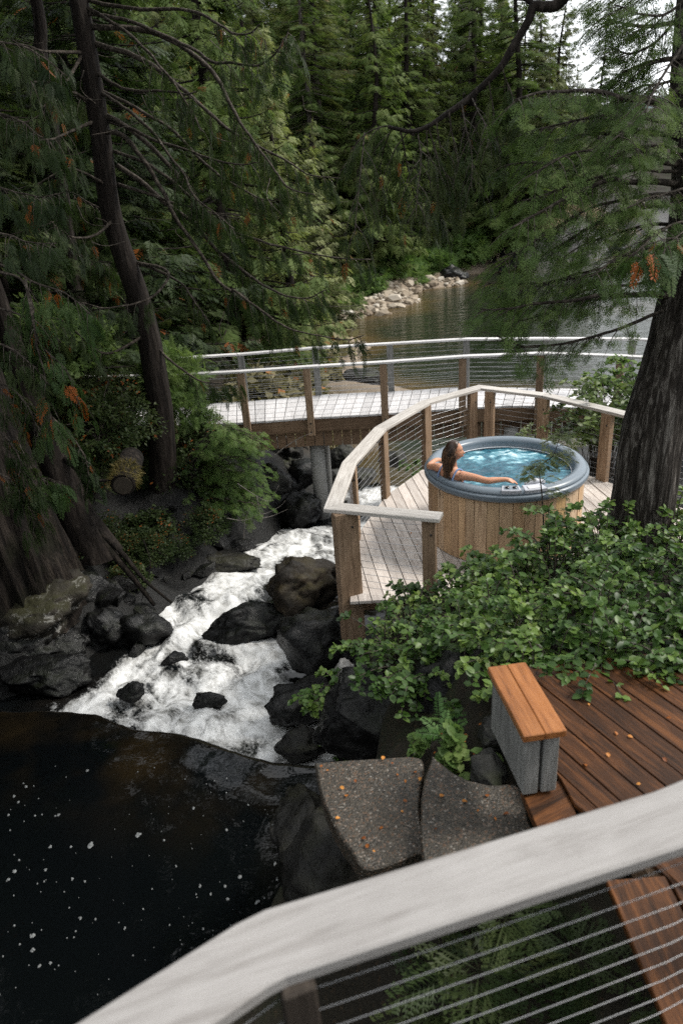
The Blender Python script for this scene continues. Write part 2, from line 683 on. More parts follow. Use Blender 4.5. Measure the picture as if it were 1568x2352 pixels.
def stone_mat():
    t = NT('beach_stone')
    r = t.objrand()
    v = t.coord()
    n = t.noise(v, 3.0, 5)
    tint = t.attr('tint')
    f = t.math('FRACT', t.math('ADD', r, tint))
    col = t.ramp(f, [(0.0, (0.13, 0.10, 0.07)), (0.4, (0.30, 0.25, 0.19)), (0.75, (0.42, 0.37, 0.30)), (1.0, (0.55, 0.52, 0.47))])
    col = t.mix(t.math('MULTIPLY', n, 0.5), col, (0.12, 0.085, 0.05))
    return t.done(t.prin(col, 0.8, t.bump(n, 0.02), 0.3))


MAT['stone'] = stone_mat()


def soil_mat():
    t = NT('forest_soil')
    v = t.coord()
    a = t.noise(v, 1.2, 8, 0.68, 0.4)
    b = t.noise(v, 22, 5, 0.7)
    dry = t.attr('dry')
    rockf = t.attr('rock')
    wood = t.ramp(a, [(0.3, (0.006, 0.005, 0.003)), (0.5, (0.016, 0.013, 0.0075)), (0.62, (0.013, 0.017, 0.006)), (0.8, (0.032, 0.025, 0.014))])
    wood = t.mix(t.ramp(b, [(0.58, 0.0), (0.7, 0.6)]), wood, (0.07, 0.04, 0.018))
    rk = t.ramp(a, [(0.3, (0.003, 0.003, 0.003)), (0.55, (0.009, 0.009, 0.0085)), (0.75, (0.026, 0.025, 0.022))])
    beach = t.ramp(b, [(0.3, (0.08, 0.06, 0.04)), (0.55, (0.24, 0.19, 0.14)), (0.75, (0.42, 0.37, 0.31))])
    col = t.mix(rockf, wood, rk)
    col = t.mix(dry, col, beach)
    n = t.bump(t.math('ADD', a, t.math('MULTIPLY', b, 0.25)), 0.12, 1.0)
    return t.done(t.prin(col, t.math('SUBTRACT', 0.9, t.math('MULTIPLY', rockf, 0.45)), n, 0.35))


MAT['soil'] = soil_mat()
MAT['hill'] = simple('far_hill', (0.10, 0.125, 0.13), 0.95, 0.1, 0, 0.3, 0.01)


def water_still(name, col, rough, scale, dist, col2=None, stretch=(1, 1, 1)):
    t = NT(name)
    v = t.coord(stretch)
    n = t.noise(v, scale, 4, 0.55, 0.3)
    n2 = t.noise(v, scale * 4.5, 3, 0.6)
    c = col
    if col2 is not None:
        c = t.mix(t.attr('shallow'), col, t.mix(t.noise(t.coord(), 3.5, 6, 0.7), tuple(np.array(col2) * 0.25), col2))
    b = t.bump(t.math('ADD', n, t.math('MULTIPLY', n2, 0.3)), dist, 1.0)
    return t.done(t.prin(c, rough, b, 0.5, 1.333))


MAT['sea'] = water_still('inlet_water', (0.012, 0.017, 0.009), 0.05, 1.1, 0.06, (0.11, 0.075, 0.03), (0.55, 1.9, 1))
MAT['pool'] = water_still('dark_pool', (0.0018, 0.0024, 0.0027), 0.05, 1.3, 0.008, (0.020, 0.0135, 0.0062))


def stream_mat():
    t = NT('white_water')
    f = t.attr('foam')
    tcs = t.n('ShaderNodeTexCoord')
    m1 = t.n('ShaderNodeMapping')
    m1.inputs['Rotation'].default_value = (0, 0, -0.42)
    m2 = t.n('ShaderNodeMapping')
    m2.inputs['Scale'].default_value = (1.15, 0.62, 0.9)
    t.l(tcs.outputs['Object'], m1.inputs[0])
    t.l(m1.outputs[0], m2.inputs[0])
    v = m2.outputs[0]
    def ridge(sc, det, ro, di):
        n_ = t.noise(v, sc, det, ro, di)
        return t.math('SUBTRACT', 1.0, t.math('ABSOLUTE', t.math('MULTIPLY', t.math('SUBTRACT', n_, 0.5), 4.0)))
    warp = t.noise(v, 2.2, 5, 0.6, 0.8)
    mid = t.noise(v, 6.0, 5, 0.62, 0.6)
    r1 = ridge(3.4, 4, 0.6, 0.7)
    r2 = ridge(9.0, 4, 0.65, 0.5)
    fine = t.noise(v, 34.0, 4, 0.7, 0.2)
    e = t.math('ADD', f, t.math('MULTIPLY', t.math('SUBTRACT', warp, 0.5), 1.25))
    e = t.math('ADD', e, t.math('MULTIPLY', t.math('SUBTRACT', r1, 0.55), 0.24))
    e = t.math('ADD', e, t.math('MULTIPLY', t.math('SUBTRACT', r2, 0.55), 0.16))
    e = t.math('ADD', e, t.math('MULTIPLY', t.math('SUBTRACT', fine, 0.5), 0.65))
    k = t.ramp(e, [(0.34, 0.0), (0.47, 0.30), (0.62, 0.72), (0.84, 1.0)])
    dark = t.mix(t.attr('shallow'), (0.004, 0.005, 0.0055), t.mix(t.noise(v, 4.0, 6, 0.7), (0.012, 0.007, 0.003), (0.06, 0.034, 0.013)))
    col = t.mix(k, dark, t.mix(t.ramp(t.math('ADD', t.math('MULTIPLY', mid, .6), t.math('MULTIPLY', r1, .3)), [(.32, 0.0), (.62, 1.0)]), (0.30, 0.295, 0.275), (0.74, 0.74, 0.73)))
    n = t.bump(t.math('ADD', warp, t.math('MULTIPLY', mid, 0.4)), 0.03, 0.6)
    r = t.math('ADD', 0.06, t.math('MULTIPLY', k, 0.6))
    return t.done(t.prin(col, r, n, 0.5, 1.333))


MAT['stream'] = stream_mat()
MAT['cutwood'] = simple('sawn_log_end', (0.055, 0.045, 0.034), 0.85, 0.2, 0, 0.4, 9)
MAT['foam'] = simple('foam', (0.22, 0.23, 0.23), 0.7, 0.3, 0, 0.8, 60)


def tub_water():
    t = NT('tub_water')
    v = t.coord((1.0, 1.8, 1.0))
    a = t.noise(v, 2.6, 6, 0.62, 2.2)
    b = t.noise(v, 9.0, 4, 0.6, 0.8)
    e = t.math('ADD', a, t.math('MULTIPLY', t.math('SUBTRACT', b, 0.5), 0.35))
    e = t.math('ADD', e, t.math('MULTIPLY', t.math('SUBTRACT', t.attr('foam'), 0.5), 0.30))
    col = t.ramp(e, [(0.34, (0.014, 0.065, 0.10)), (0.5, (0.03, 0.13, 0.18)), (0.6, (0.16, 0.34, 0.40)), (0.74, (0.62, 0.74, 0.78))])
    n = t.bump(t.math('ADD', a, t.math('MULTIPLY', b, 0.25)), 0.022, 0.8)
    return t.done(t.prin(col, t.ramp(e, [(0.5, 0.12), (0.7, 0.45)]), n, 0.5, 1.333))


MAT['tubwater'] = tub_water()
MAT['bark'] = bark_mat('cedar_bark', (0.004, 0.003, 0.0024), (0.014, 0.010, 0.0078), (0.042, 0.034, 0.028), 9, 0.9, 0.03)
MAT['bigbark'] = bark_mat('fluted_cedar_bark', (0.003, 0.0024, 0.002), (0.016, 0.012, 0.0095), (0.062, 0.049, 0.039), 7, 0.6, 0.10, (0.012, 0.013, 0.006))
MAT['hembark'] = bark_mat('hemlock_bark', (0.008, 0.0065, 0.0055), (0.045, 0.037, 0.031), (0.27, 0.245, 0.22), 15, 1.4, 0.04)
MAT['twig'] = bark_mat('grey_twig', (0.018, 0.014, 0.011), (0.060, 0.050, 0.040), (0.17, 0.15, 0.13), 14, 14, 0.004)
MAT['branch'] = bark_mat('dark_branch', (0.010, 0.008, 0.006), (0.035, 0.028, 0.022), (0.13, 0.11, 0.09), 10, 10, 0.008)
MAT['snag'] = bark_mat('grey_snag', (0.07, 0.062, 0.055), (0.16, 0.145, 0.13), (0.26, 0.24, 0.22), 5, 0.6, 0.03)
GD = (0.010, 0.021, 0.009)
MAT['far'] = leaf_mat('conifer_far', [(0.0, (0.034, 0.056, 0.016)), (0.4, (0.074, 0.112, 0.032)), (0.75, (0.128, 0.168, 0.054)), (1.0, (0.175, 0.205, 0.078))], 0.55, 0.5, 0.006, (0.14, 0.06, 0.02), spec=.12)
MAT['lit'] = leaf_mat('cedar_sunlit_green', [(0.0, (0.09, 0.115, 0.036)), (0.45, (0.17, 0.20, 0.072)), (1.0, (0.26, 0.27, 0.125))], 0.55, 0.45, 0.02, (0.22, 0.10, 0.035), spec=.2)  # sunlight on these cedars put into a brighter yellow green
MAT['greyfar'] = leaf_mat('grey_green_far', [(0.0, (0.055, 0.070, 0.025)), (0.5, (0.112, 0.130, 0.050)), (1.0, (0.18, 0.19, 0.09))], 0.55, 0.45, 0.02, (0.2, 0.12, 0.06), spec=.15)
MAT['cedar'] = leaf_mat('cedar_frond_shaded', [(0.0, (0.012, 0.023, 0.008)), (0.5, (0.029, 0.047, 0.015)), (1.0, (0.064, 0.080, 0.030))], 0.5, 0.4, 0.02, (0.20, 0.065, 0.016), spec=.2)  # shade of the left bank put into this darkened green
MAT['cedarlit'] = leaf_mat('cedar_frond_lit', [(0.0, (0.026, 0.052, 0.016)), (0.5, (0.050, 0.088, 0.027)), (1.0, (0.095, 0.135, 0.045))], 0.5, 0.4, 0.05, (0.30, 0.08, 0.016), spec=.2)  # lighter copy for lit fronds, the light put into the colour
MAT['hemlock'] = leaf_mat('hemlock_spray', [(0.0, (0.040, 0.072, 0.021)), (0.5, (0.088, 0.138, 0.042)), (1.0, (0.165, 0.22, 0.075))], 0.5, 0.5, 0.002, (0.25, 0.1, 0.03), spec=.15)
MAT['bush'] = leaf_mat('understory', [(0.0, (0.05, 0.095, 0.026)), (0.5, (0.10, 0.165, 0.044)), (1.0, (0.19, 0.25, 0.082))], 0.5, 0.45, spec=.2)
MAT['salal'] = leaf_mat('salal_leaf', [(0.0, (0.020, 0.046, 0.010)), (0.4, (0.054, 0.108, 0.022)), (0.8, (0.145, 0.22, 0.048)), (1.0, (0.24, 0.29, 0.085))], 0.42, 0.35, 0.014, (0.25, 0.10, 0.02), 0.4, 0.3)
MAT['huckle'] = leaf_mat('huckleberry_leaf', [(0.0, (0.06, 0.095, 0.028)), (0.5, (0.12, 0.165, 0.05)), (1.0, (0.23, 0.25, 0.085))], 0.45, 0.4, 0.006, (0.4, 0.15, 0.03))
MAT['dry'] = leaf_mat('dry_brush', [(0.0, (0.09, 0.085, 0.04)), (0.5, (0.17, 0.15, 0.08)), (1.0, (0.28, 0.25, 0.15))], 0.7, 0.3, 0.02, (0.3, 0.13, 0.04), 0.2)
MAT['drygrass'] = leaf_mat('dry_grass', [(0.0, (0.13, 0.10, 0.06)), (0.5, (0.25, 0.20, 0.13)), (1.0, (0.40, 0.34, 0.25))], 0.75, 0.3, spec=0.2)
MAT['fern'] = leaf_mat('fern_frond', [(0.0, (0.03, 0.07, 0.02)), (0.6, (0.06, 0.13, 0.032)), (1.0, (0.12, 0.19, 0.05))], 0.45, 0.35)
MAT['fallen'] = leaf_mat('fallen_leaf', [(0.0, (0.16, 0.045, 0.012)), (0.5, (0.38, 0.13, 0.022)), (1.0, (0.55, 0.24, 0.05))], 0.55, 0.25, objvar=0.9)
MAT['moss'] = leaf_mat('pale_moss', [(0.0, (0.07, 0.065, 0.02)), (0.5, (0.15, 0.12, 0.045)), (1.0, (0.24, 0.19, 0.08))], 0.8, 0.3)

# ------------------------------------------------------------------ ground
POOL_Z, SEA_Z = -0.40, -2.9
CP = np.array([
    (-2.5, 3.5, -1.2), (-1.5, 4.2, -1.2), (-3.4, 4.8, -1.1), (-1.0, 3.5, -.95), (-2, 2, -1.2), (-1.2, 1.5, -.9), (-4.2, 4, -.9), (-3, 0, -1.0), (-5.2, 3, -.6), (-1.5, 0, -.8),
    (-.42, 4.0, -.42), (-.38, 3.2, .05), (-.45, 2.3, -.1), (-.4, 1.2, .1), (-.50, 4.6, -1.1), (0, 0, .4), (0, -2, .6), (-3, -3, -.2), (3, -2, 1.0), (6, 0, 1.1),
    (.1, 2.8, .55), (.5, 2.8, .7), (.2, 3.35, .62), (.75, 3.25, .8), (.9, 2, .6), (.5, 1.6, .5), (1.5, 2.5, .85), (2.5, 2, .95), (.4, 2.1, .5), (.6, 3.5, .85),
    (-.02, 3.9, .0), (-.05, 4.5, -.6), (-.25, 5.2, -1.5), (-.25, 6, -1.7), (-.3, 5.6, -1.6), (0.0, 5.2, -.9), (.3, 3.9, .45), (.35, 4.4, .5), (.35, 5.2, .35), (1, 4.2, .85), (1.7, 4.1, 1.0), (2.5, 4.1, 1.05), (3.5, 4.1, 1.1), (1, 3.85, .9), (5, 4, 1.1),
    (1, 5.4, .55), (2, 5.5, .65), (3, 5.5, .72), (4, 5.5, .72), (3, 6.4, .5), (2, 6.35, .25), (1, 6.2, .1), (.3, 6.3, -.45), (4.2, 6.4, .25), (6, 6, .5), (8, 6, .8),
    (.3, 7.3, -1.4), (1.5, 7.6, -.9), (2.5, 8.2, -.9), (4, 8.5, -.6), (1, 9, -1.7), (2, 10.5, -1.9), (3.5, 10.6, -1.3), (4.5, 11, -.8), (6, 9, -.5), (6, 12, -.9), (3, 12, -1.9), (5, 13, -1.4), (7, 15, -2.2), (9, 12, -.8), (10, 9, .3),
    (-2, 6.3, -2.0), (-3, 7.2, -2.0), (-1, 6.3, -2.0), (-1.5, 8, -2.2), (-2.4, 9, -2.4), (-.8, 9.5, -2.4), (-1.8, 10, -2.5), (-.5, 11, -2.6), (-1.5, 12, -2.7), (0, 12.5, -2.8), (-.5, 13.5, -2.8), (.8, 14, -3.0), (.5, 15.5, -3.2), (1.5, 16.5, -3.4), (1.2, 18, -3.5), (-3.6, 6.6, -1.7),
    (-4.2, 7.0, -1.75), (-5, 6.6, -1.5), (-4.7, 8.2, -.7), (-3.9, 8.8, -1.0), (-3.5, 10, -1.3), (-3.2, 11, -1.1), (-3.1, 12, -.5), (-2.7, 12.7, -1.0), (-2.6, 14, -.7), (-4.5, 9.6, -.4), (-5, 12, 0), (-7, 9, .3), (-8, 14, .8), (-4, 16, -.2), (-2.4, 16, -1.2), (-1.7, 18, -1.9), (-5, 22, 0), (-9, 20, 1.5), (-11, 6, .5), (-6, 5, -.4), (-6.5, 7, -.4), (-5.0, 7.6, -1.1), (-14, 12, 2), (-12, 0, 0), (-3.4, 8.3, -1.6), (-2.9, 10.6, -1.7),
    (-.6, 20, -2.2), (.4, 20.5, -2.5), (-1, 24, -2.2), (-3, 26, -1.5), (-1.0, 30, -2.0), (-1.2, 35, -2.3), (0.2, 28, -2.75), (0.2, 36, -2.8), (-3, 39, -2.0), (-6, 34, -.8), (-10, 30, 1), (-3, 43, -2.5), (0, 43.5, -2.6), (4, 48, -2.6), (8, 55.5, -2.6), (12, 61, -2.4),
    (-2, 46, -1.4), (3, 52, -1.4), (7, 58.5, -1.2), (12, 65.5, .8), (17, 65.5, 1.2), (21, 67, 1.2), (28, 72, 1.5), (40, 80, 2), (0, 62, 3), (10, 77, 6), (25, 87, 8), (45, 97, 8), (-20, 60, 6), (-20, 40, 4), (-25, 20, 4), (0, 100, 12), (30, 120, 14), (60, 130, 12), (-40, 80, 14), (-40, 10, 6),
    (3, 20, -4.5), (4, 30, -4.8), (4, 38, -4.5), (10, 45, -4.5), (10, 30, -5), (20, 50, -5), (30, 60, -5), (20, 20, -5), (40, 50, -6), (2, 39, -3.6), (8, 49, -3.7), (13, 56, -4.2), (20, 60, -4.5), (9, 20, -4), (12, 16, -3), (40, 20, -6), (55, 80, -6), (60, 40, -6), (28, 66, -4), (14, 11, -1), (20, 5, 0), (60, 0, -4), (38, 72, -4), (0, -8, 1), (-15, -8, 1), (15, -8, 1.5),
])


def ground_z(x, y):
    x = np.asarray(x, float)
    y = np.asarray(y, float)
    shp = x.shape
    X = np.stack([x.ravel(), y.ravel()], 1)
    z = np.empty(len(X))
    for i in range(0, len(X), 20000):
        q = X[i:i + 20000]
        d2 = ((q[:, None] - CP[None, :, :2]) ** 2).sum(-1)
        dm = d2.min(1)[:, None]
        h2 = 0.02 + 0.10 * dm
        wgt = 1.0 / (d2 + h2) ** 2.2
        z[i:i + 20000] = (wgt * CP[None, :, 2]).sum(1) / wgt.sum(1)
    p = v3(X[:, 0], X[:, 1], 3.3)
    far = sstep(18, 45, X[:, 1])
    z = z + 0.10 * fbm(p * 1.7, 5) + (0.05 + 0.45 * far) * fbm(p * 0.45 + 9, 3)
    return z.reshape(shp)


def axis_samples(segs):
    a = []
    for lo, hi, st in segs:
        a += list(np.arange(lo, hi, st))
    a.append(segs[-1][1])
    return np.array(a)


gx = axis_samples([(-60, -12, 2.5), (-12, -6, .3), (-6, 5, .085), (5, 12, .3), (12, 70, 2.0)])
gy = axis_samples([(-8, 0, .6), (0, 14, .085), (14, 24, .2), (24, 70, .7), (70, 140, 3.5)])
GX, GY = np.meshgrid(gx, gy)
GZ = ground_z(GX, GY)
nxg, nyg = len(gx), len(gy)


def grid_faces(nx, ny):
    i = np.arange(nx * ny).reshape(ny, nx)
    return np.stack([i[:-1, :-1], i[:-1, 1:], i[1:, 1:], i[1:, :-1]], -1).reshape(-1, 4)


dryf = sstep(-1.0, -2.2, GZ) * sstep(20, 27, GY) * sstep(13.5, 12.3, GX) + .5 * sstep(17, 19, GY) * sstep(24, 20, GY) * sstep(-3.2, -2.0, GX)
rockf = sstep(-.2, -.7, GZ) * sstep(20, 15, GY) * sstep(-9, -6, GX)
rockf = np.maximum(rockf, sstep(12, 13.5, GX) * sstep(1.6, .4, GZ) * (GY > 50))
me = mesh_np('ground', v3(GX, GY, GZ).reshape(-1, 3), grid_faces(nxg, nyg), True, {'dry': dryf.ravel(), 'rock': rockf.ravel()})
ground = tag(link('ground', me, MAT['soil']), kind='structure')

# far hills across the inlet
hx = np.linspace(-160, 420, 90)
hy = np.linspace(290, 520, 24)
HX, HY = np.meshgrid(hx, hy)
HZ = 44 * np.exp(-((HX - 235) / 95) ** 2) + 34 * np.exp(-((HX - 60) / 90) ** 2) + 9 * fbm(v3(HX, HY) * .02, 5)
HZ *= sstep(290, 380, HY)
HZ -= 4
tag(link('hills', mesh_np('hills', v3(HX, HY, HZ).reshape(-1, 3), grid_faces(90, 24), True), MAT['hill']), kind='structure')

# ------------------------------------------------------------------ water
sx_ = axis_samples([(-8, 30, 1.0), (30, 440, 20)])
sy_ = axis_samples([(15.4, 70, .8), (70, 540, 20)])
SX, SY = np.meshgrid(sx_, sy_)
sh = np.zeros(SX.shape)
near_m = SY < 75
sh[near_m] = sstep(-4.0, -3.0, ground_z(SX[near_m], SY[near_m]))
tag(link('inlet_water', mesh_np('inlet_water', v3(SX, SY, SEA_Z).reshape(-1, 3), grid_faces(len(sx_), len(sy_)), True, {'shallow': sh.ravel()}), MAT['sea']), kind='structure')

LIP = np.array([PZ(x, y, POOL_Z)[:2] for x, y in [(-500, 1700), (-120, 1640), (0, 1632), (95, 1634), (210, 1643), (300, 1672), (400, 1692), (470, 1712), (560, 1742), (640, 1762), (705, 1772), (760, 1776)]])


def lip_y(x):
    x = np.asarray(x, float)
    return np.interp(x, LIP[:, 0], LIP[:, 1]) + .07 * fbm(v3(x * 2.3, 0 * x + 4), 4)


FOAM_POLY = [(200, 1640), (225, 1600), (215, 1600), (245, 1560), (330, 1505), (345, 1450), (368, 1400), (385, 1340), (450, 1305), (530, 1285), (600, 1245), (680, 1215), (760, 1205), (860, 1190),
             (860, 1285), (752, 1292), (690, 1302), (640, 1330), (600, 1362), (545, 1392), (485, 1430), (468, 1462), (560, 1480), (655, 1470), (650, 1560), (622, 1612), (690, 1640), (745, 1616), (768, 1640), (768, 1705), (735, 1775), (600, 1765), (470, 1725), (350, 1690), (240, 1665)]


def stream_level(y):
    return np.interp(y, [4.5, 5.3, 6.0, 7.5, 9.0, 10.5, 12.0, 14.0, 16.0, 18], [-.95, -1.0, -1.2, -1.45, -1.6, -1.75, -2.05, -2.4, -2.8, -3.0])


def pt_stream(px, py):
    z = -1.4
    for _ in range(12):
        p = PZ(px, py, z)
        z = .5 * z + .5 * float(stream_level(p[1]))
    return PZ(px, py, z)


FP = np.array([pt_stream(x, y)[:2] for x, y in FOAM_POLY])


def poly_sd(P, poly):
    """signed distance, positive inside"""
    x, y = P[:, 0], P[:, 1]
    inside = np.zeros(len(P), bool)
    dm = np.full(len(P), 1e9)
    n = len(poly)
    for i in range(n):
        a, b = poly[i], poly[(i + 1) % n]
        e = b - a
        t = np.clip(((x - a[0]) * e[0] + (y - a[1]) * e[1]) / (e @ e), 0, 1)
        dm = np.minimum(dm, np.hypot(x - a[0] - t * e[0], y - a[1] - t * e[1]))
        c = ((a[1] > y) != (b[1] > y)) & (x < (b[0] - a[0]) * (y - a[1]) / (b[1] - a[1] + 1e-12) + a[0])
        inside ^= c
    return np.where(inside, dm, -dm)


def whitewater(x0, x1, y0, y1, st, name):
    xs = np.arange(x0, x1, st)
    ys = np.arange(y0, y1, st)
    X, Y = np.meshgrid(xs, ys)
    P = v3(X, Y)
    d = Y - lip_y(X)                                 # beyond the lip of the pool
    sd = poly_sd(P.reshape(-1, 3)[:, :2], FP).reshape(X.shape)
    foam = np.clip(0.44 + sd / 0.9, -0.2, .59)
    # second white patch where the stream runs on below the footbridge
    for cx, cyy, r in ((1.15, 15.6, 1.15), (1.9, 14.3, 1.0), (.9, 13.6, .5), (1.6, 11.9, .9), (.9, 11.0, .6), (-.2, 15.0, .45), (2.2, 16.2, .9)):
        foam = np.maximum(foam, np.clip(1.15 - np.hypot(X - cx, (Y - cyy) * .8) / r * .75, -.15, .92))
    warp = v3(X + .35 * fbm(P * 1.3, 3), Y + .35 * fbm(P * 1.3 + 5, 3))
    streak = fbm(warp * np.array([2.6, 1.6, 1]), 5)
    base = stream_level(Y)
    ph = (Y * .9 + X * .35 + .5 * fbm(P * .9 + 8, 2)) * 2 * PI / 1.25
    base = base + .055 * np.sin(ph + .6 * np.sin(ph)) * sstep(.6, 1.4, d) * np.clip(foam + .2, 0, 1)
    Z = POOL_Z + (base - POOL_Z) * sstep(0.02, .55, d)
    wv = np.clip(foam, 0, 1)
    rid = 1 - np.abs(fbm(warp * np.array([2.4, 1.3, 1]) + 3, 3)) * 2
    turb = (.11 * fbm(warp * 1.3, 2) + .045 * rid + .06 * fbm(warp * np.array([5, 2.8, 1]), 4)) * (0.25 + wv)
    Z = Z + turb * sstep(.1, .8, d)
    Z = Z - .03 * sstep(-.5, .05, d) + .012 * fbm(P * 3, 3) * sstep(-2, 0, d)
    # scattered rocks under the surface lift the flow in places
    swirl = fbm(warp * np.array([1.5, .9, 1]) + 31, 3)
    foam = foam + streak * .45 + .38 * swirl
    foam = np.where(d < .05, -.3, foam)
    foam = foam * sstep(.02, .22, d) - .3 * sstep(.22, .02, d)
    brown = np.exp(-((d + .25) / .33) ** 2) * sstep(.2, -.05, d)
    brown = np.maximum(brown * .6, .12 * np.clip(fbm(warp * 1.1 + 2, 3) + .2, 0, 1) * sstep(0, .5, d))
    fc = grid_faces(len(xs), len(ys))
    fc = fc[(d.ravel()[fc] > -.035).all(1)]
    me = mesh_np(name, np.stack([X, Y, Z], -1).reshape(-1, 3), fc, True, {'foam': foam.ravel(), 'shallow': brown.ravel()})
    return tag(link(name, me, MAT['stream']), kind='structure')


stream = whitewater(-6.6, 3.2, 4.2, 17.6, .043, 'stream_water')
px_ = np.arange(-9, .75, .06)
pt_ = np.r_[np.linspace(0, .6, 40), np.linspace(.615, 1, 60)]
PXX, PTT = np.meshgrid(px_, pt_)
PYY = -2 + (lip_y(PXX) + .03 + 2) * PTT
pd = PYY - lip_y(PXX)
PZZ = POOL_Z + .002 - .03 * sstep(-.5, .05, pd) + .012 * fbm(v3(PXX, PYY) * 3, 3) * sstep(-2, 0, pd)
psh = np.clip(sstep(-1.5, -.25, pd) * (.35 + 1.3 * fbm(v3(PXX, PYY) * 2.0 + 3, 4)), 0, 1)
tag(link('pool_water', mesh_np('pool_water', np.stack([PXX, PYY, PZZ], -1).reshape(-1, 3), grid_faces(len(px_), len(pt_)), True, {'shallow': psh.ravel()}), MAT['pool']), kind='structure')

# foam flecks drifting on the pool
fb = MB()
r_ = np.random.default_rng(3)
spots = [(630, 2005, 26), (210, 1912, 22), (455, 2070, 0)]
big = [(317, 1919, 13), (210, 1943, 14), (135, 1873, 8), (117, 1946, 8), (164, 1946, 7), (201, 1771, 7), (61, 1808, 6), (34, 1830, 6), (43, 1844, 6), (20, 1874, 6), (445, 1857, 7), (520, 1908, 7), (551, 2015, 8), (517, 2037, 6), (523, 2066, 7), (592, 2072, 9), (77, 2150, 9), (75, 2185, 7), (117, 2213, 7), (92, 2220, 7), (35, 2002, 8), (20, 2022, 8), (405, 1991, 5), (570, 1850, 5), (467, 2135, 6), (288, 2133, 5), (220, 2113, 5), (628, 1897, 6), (637, 2022, 6)]
for _ in range(130):
    x = r_.uniform(0, 660)
    y = r_.uniform(1760, 2300)
    if y > 2352 - .5 * (x - 100) + 0: continue
    big.append((x, y, r_.gamma(2.0, .9) + .6))
for x, y, s in big:
    c = PZ(x, y, POOL_Z)
    sc = .40 * s / 1617 * np.linalg.norm(c - _o) * 1.0
    m = 9
    a = np.arange(m) / m * 2 * PI
    for q in range(1 if s < 5 else 4):
        off = r_.normal(0, sc * .55 * (q > 0), 2)
        rad = sc * (1 if q == 0 else r_.uniform(.25, .6)) * (1 + .35 * r_.uniform(-1, 1, m))
        ring = np.stack([c[0] + off[0] + rad * np.cos(a) * 1.0, c[1] + off[1] + rad * np.sin(a) * 1.2, np.full(m, POOL_Z + .006 + .002 * q)], 1)
        top = ring.copy()
        top[:, :2] = (ring[:, :2] - c[:2]) * .6 + c[:2]
        top[:, 2] += .006
        fb.add(np.vstack([ring, top]), [[i, (i + 1) % m, m + (i + 1) % m, m + i] for i in range(m)] + [[m + i for i in range(m)]])
tag(fb.build('foam', MAT['foam'], None, True), kind='stuff')

# ------------------------------------------------------------------ plank decks
def clip_half(poly, n, d):
    """keep the side n.p <= d"""
    outp = []
    m = len(poly)
    for i in range(m):
        a, b = poly[i], poly[(i + 1) % m]
        da, db = a @ n - d, b @ n - d
        if da <= 0: outp.append(a)
        if (da < 0) != (db < 0) and abs(da - db) > 1e-12:
            outp.append(a + (b - a) * da / (da - db))
    return outp


def planks(root, poly, zt, direction, width, gap, th, mat, seed=0, holes=()):
    """boards running along direction; each board its own mesh with its local y along its length"""
    rr = np.random.default_rng(seed)
    d = unit(np.array(direction, float))
    n = np.array([d[1], -d[0]])
    poly = [np.array(p, float) for p in poly]
    lo = min(p @ n for p in poly)
    hi = max(p @ n for p in poly)
    k = 0
    s = lo
    while s < hi - .02:
        q = clip_half(poly, -n, -(s + gap / 2))
        q = clip_half(q, n, s + width - gap / 2) if len(q) > 2 else q
        s += width
        if len(q) < 3: continue
        q = np.array(q)
        keep = [i for i in range(len(q)) if np.linalg.norm(q[i] - q[i - 1]) > .004]
        q = q[keep]
        if len(q) < 3: continue
        c = q.mean(0)
        loc = np.stack([(q - c) @ n, (q - c) @ d], 1)
        mb = MB()
        z = zt + rr.uniform(-.0025, .0025)
        mb.prism(loc, -th, 0, .004)
        o = link('plank', mb.mesh('plank'), mat)
        o.location = (c[0], c[1], z)
        o.rotation_euler = (rr.normal(0, .0015), rr.normal(0, .0015), math.atan2(-d[0], d[1]))
        o.parent = root
        k += 1
    return k


cap_pts = [(1.02, 6.53), (-.09, 6.98), (.14, 8.26), (.64, 9.55), (1.43, 10.66), (2.42, 11.30), (3.28, 10.58), (3.94, 9.55), (4.75, 8.15)]
deck_poly = [(.02, 6.72), (.16, 8.3), (.66, 9.55), (1.42, 10.62), (2.42, 11.2), (3.26, 10.5), (3.92, 9.5), (4.72, 8.12), (6.8, 7.4), (6.8, 6.6), (3.75, 6.75), (3.5, 7.15), (3.0, 7.2), (2.6, 6.62)]
tub_deck = bpy.data.objects.new('tub_deck', None)
COL.objects.link(tub_deck)
tag(tub_deck, kind='structure')
planks(tub_deck, deck_poly, 0.0, (.085, -1.0), .146, .008, .036, MAT['deck'], 1)
# joists under the boards
for k in range(8):
    yy = 6.9 + .5 * k
    x0 = np.interp(yy, [6.7, 8.3, 9.55, 10.6, 11.2], [.08, .2, .72, 1.5, 2.4])
    x1 = np.interp(yy, [6.7, 8.1, 9.5, 10.5, 11.2], [6.7, 4.6, 3.85, 3.2, 2.45])
    if x1 - x0 < .3: continue
    mb = MB()
    mb.box((0, 0, 0), (x1 - x0, .045, .19), bev=.004)
    o = mb.build('joist', MAT['beam'], tub_deck, )
    o.location = ((x0 + x1) / 2, yy, -.135)


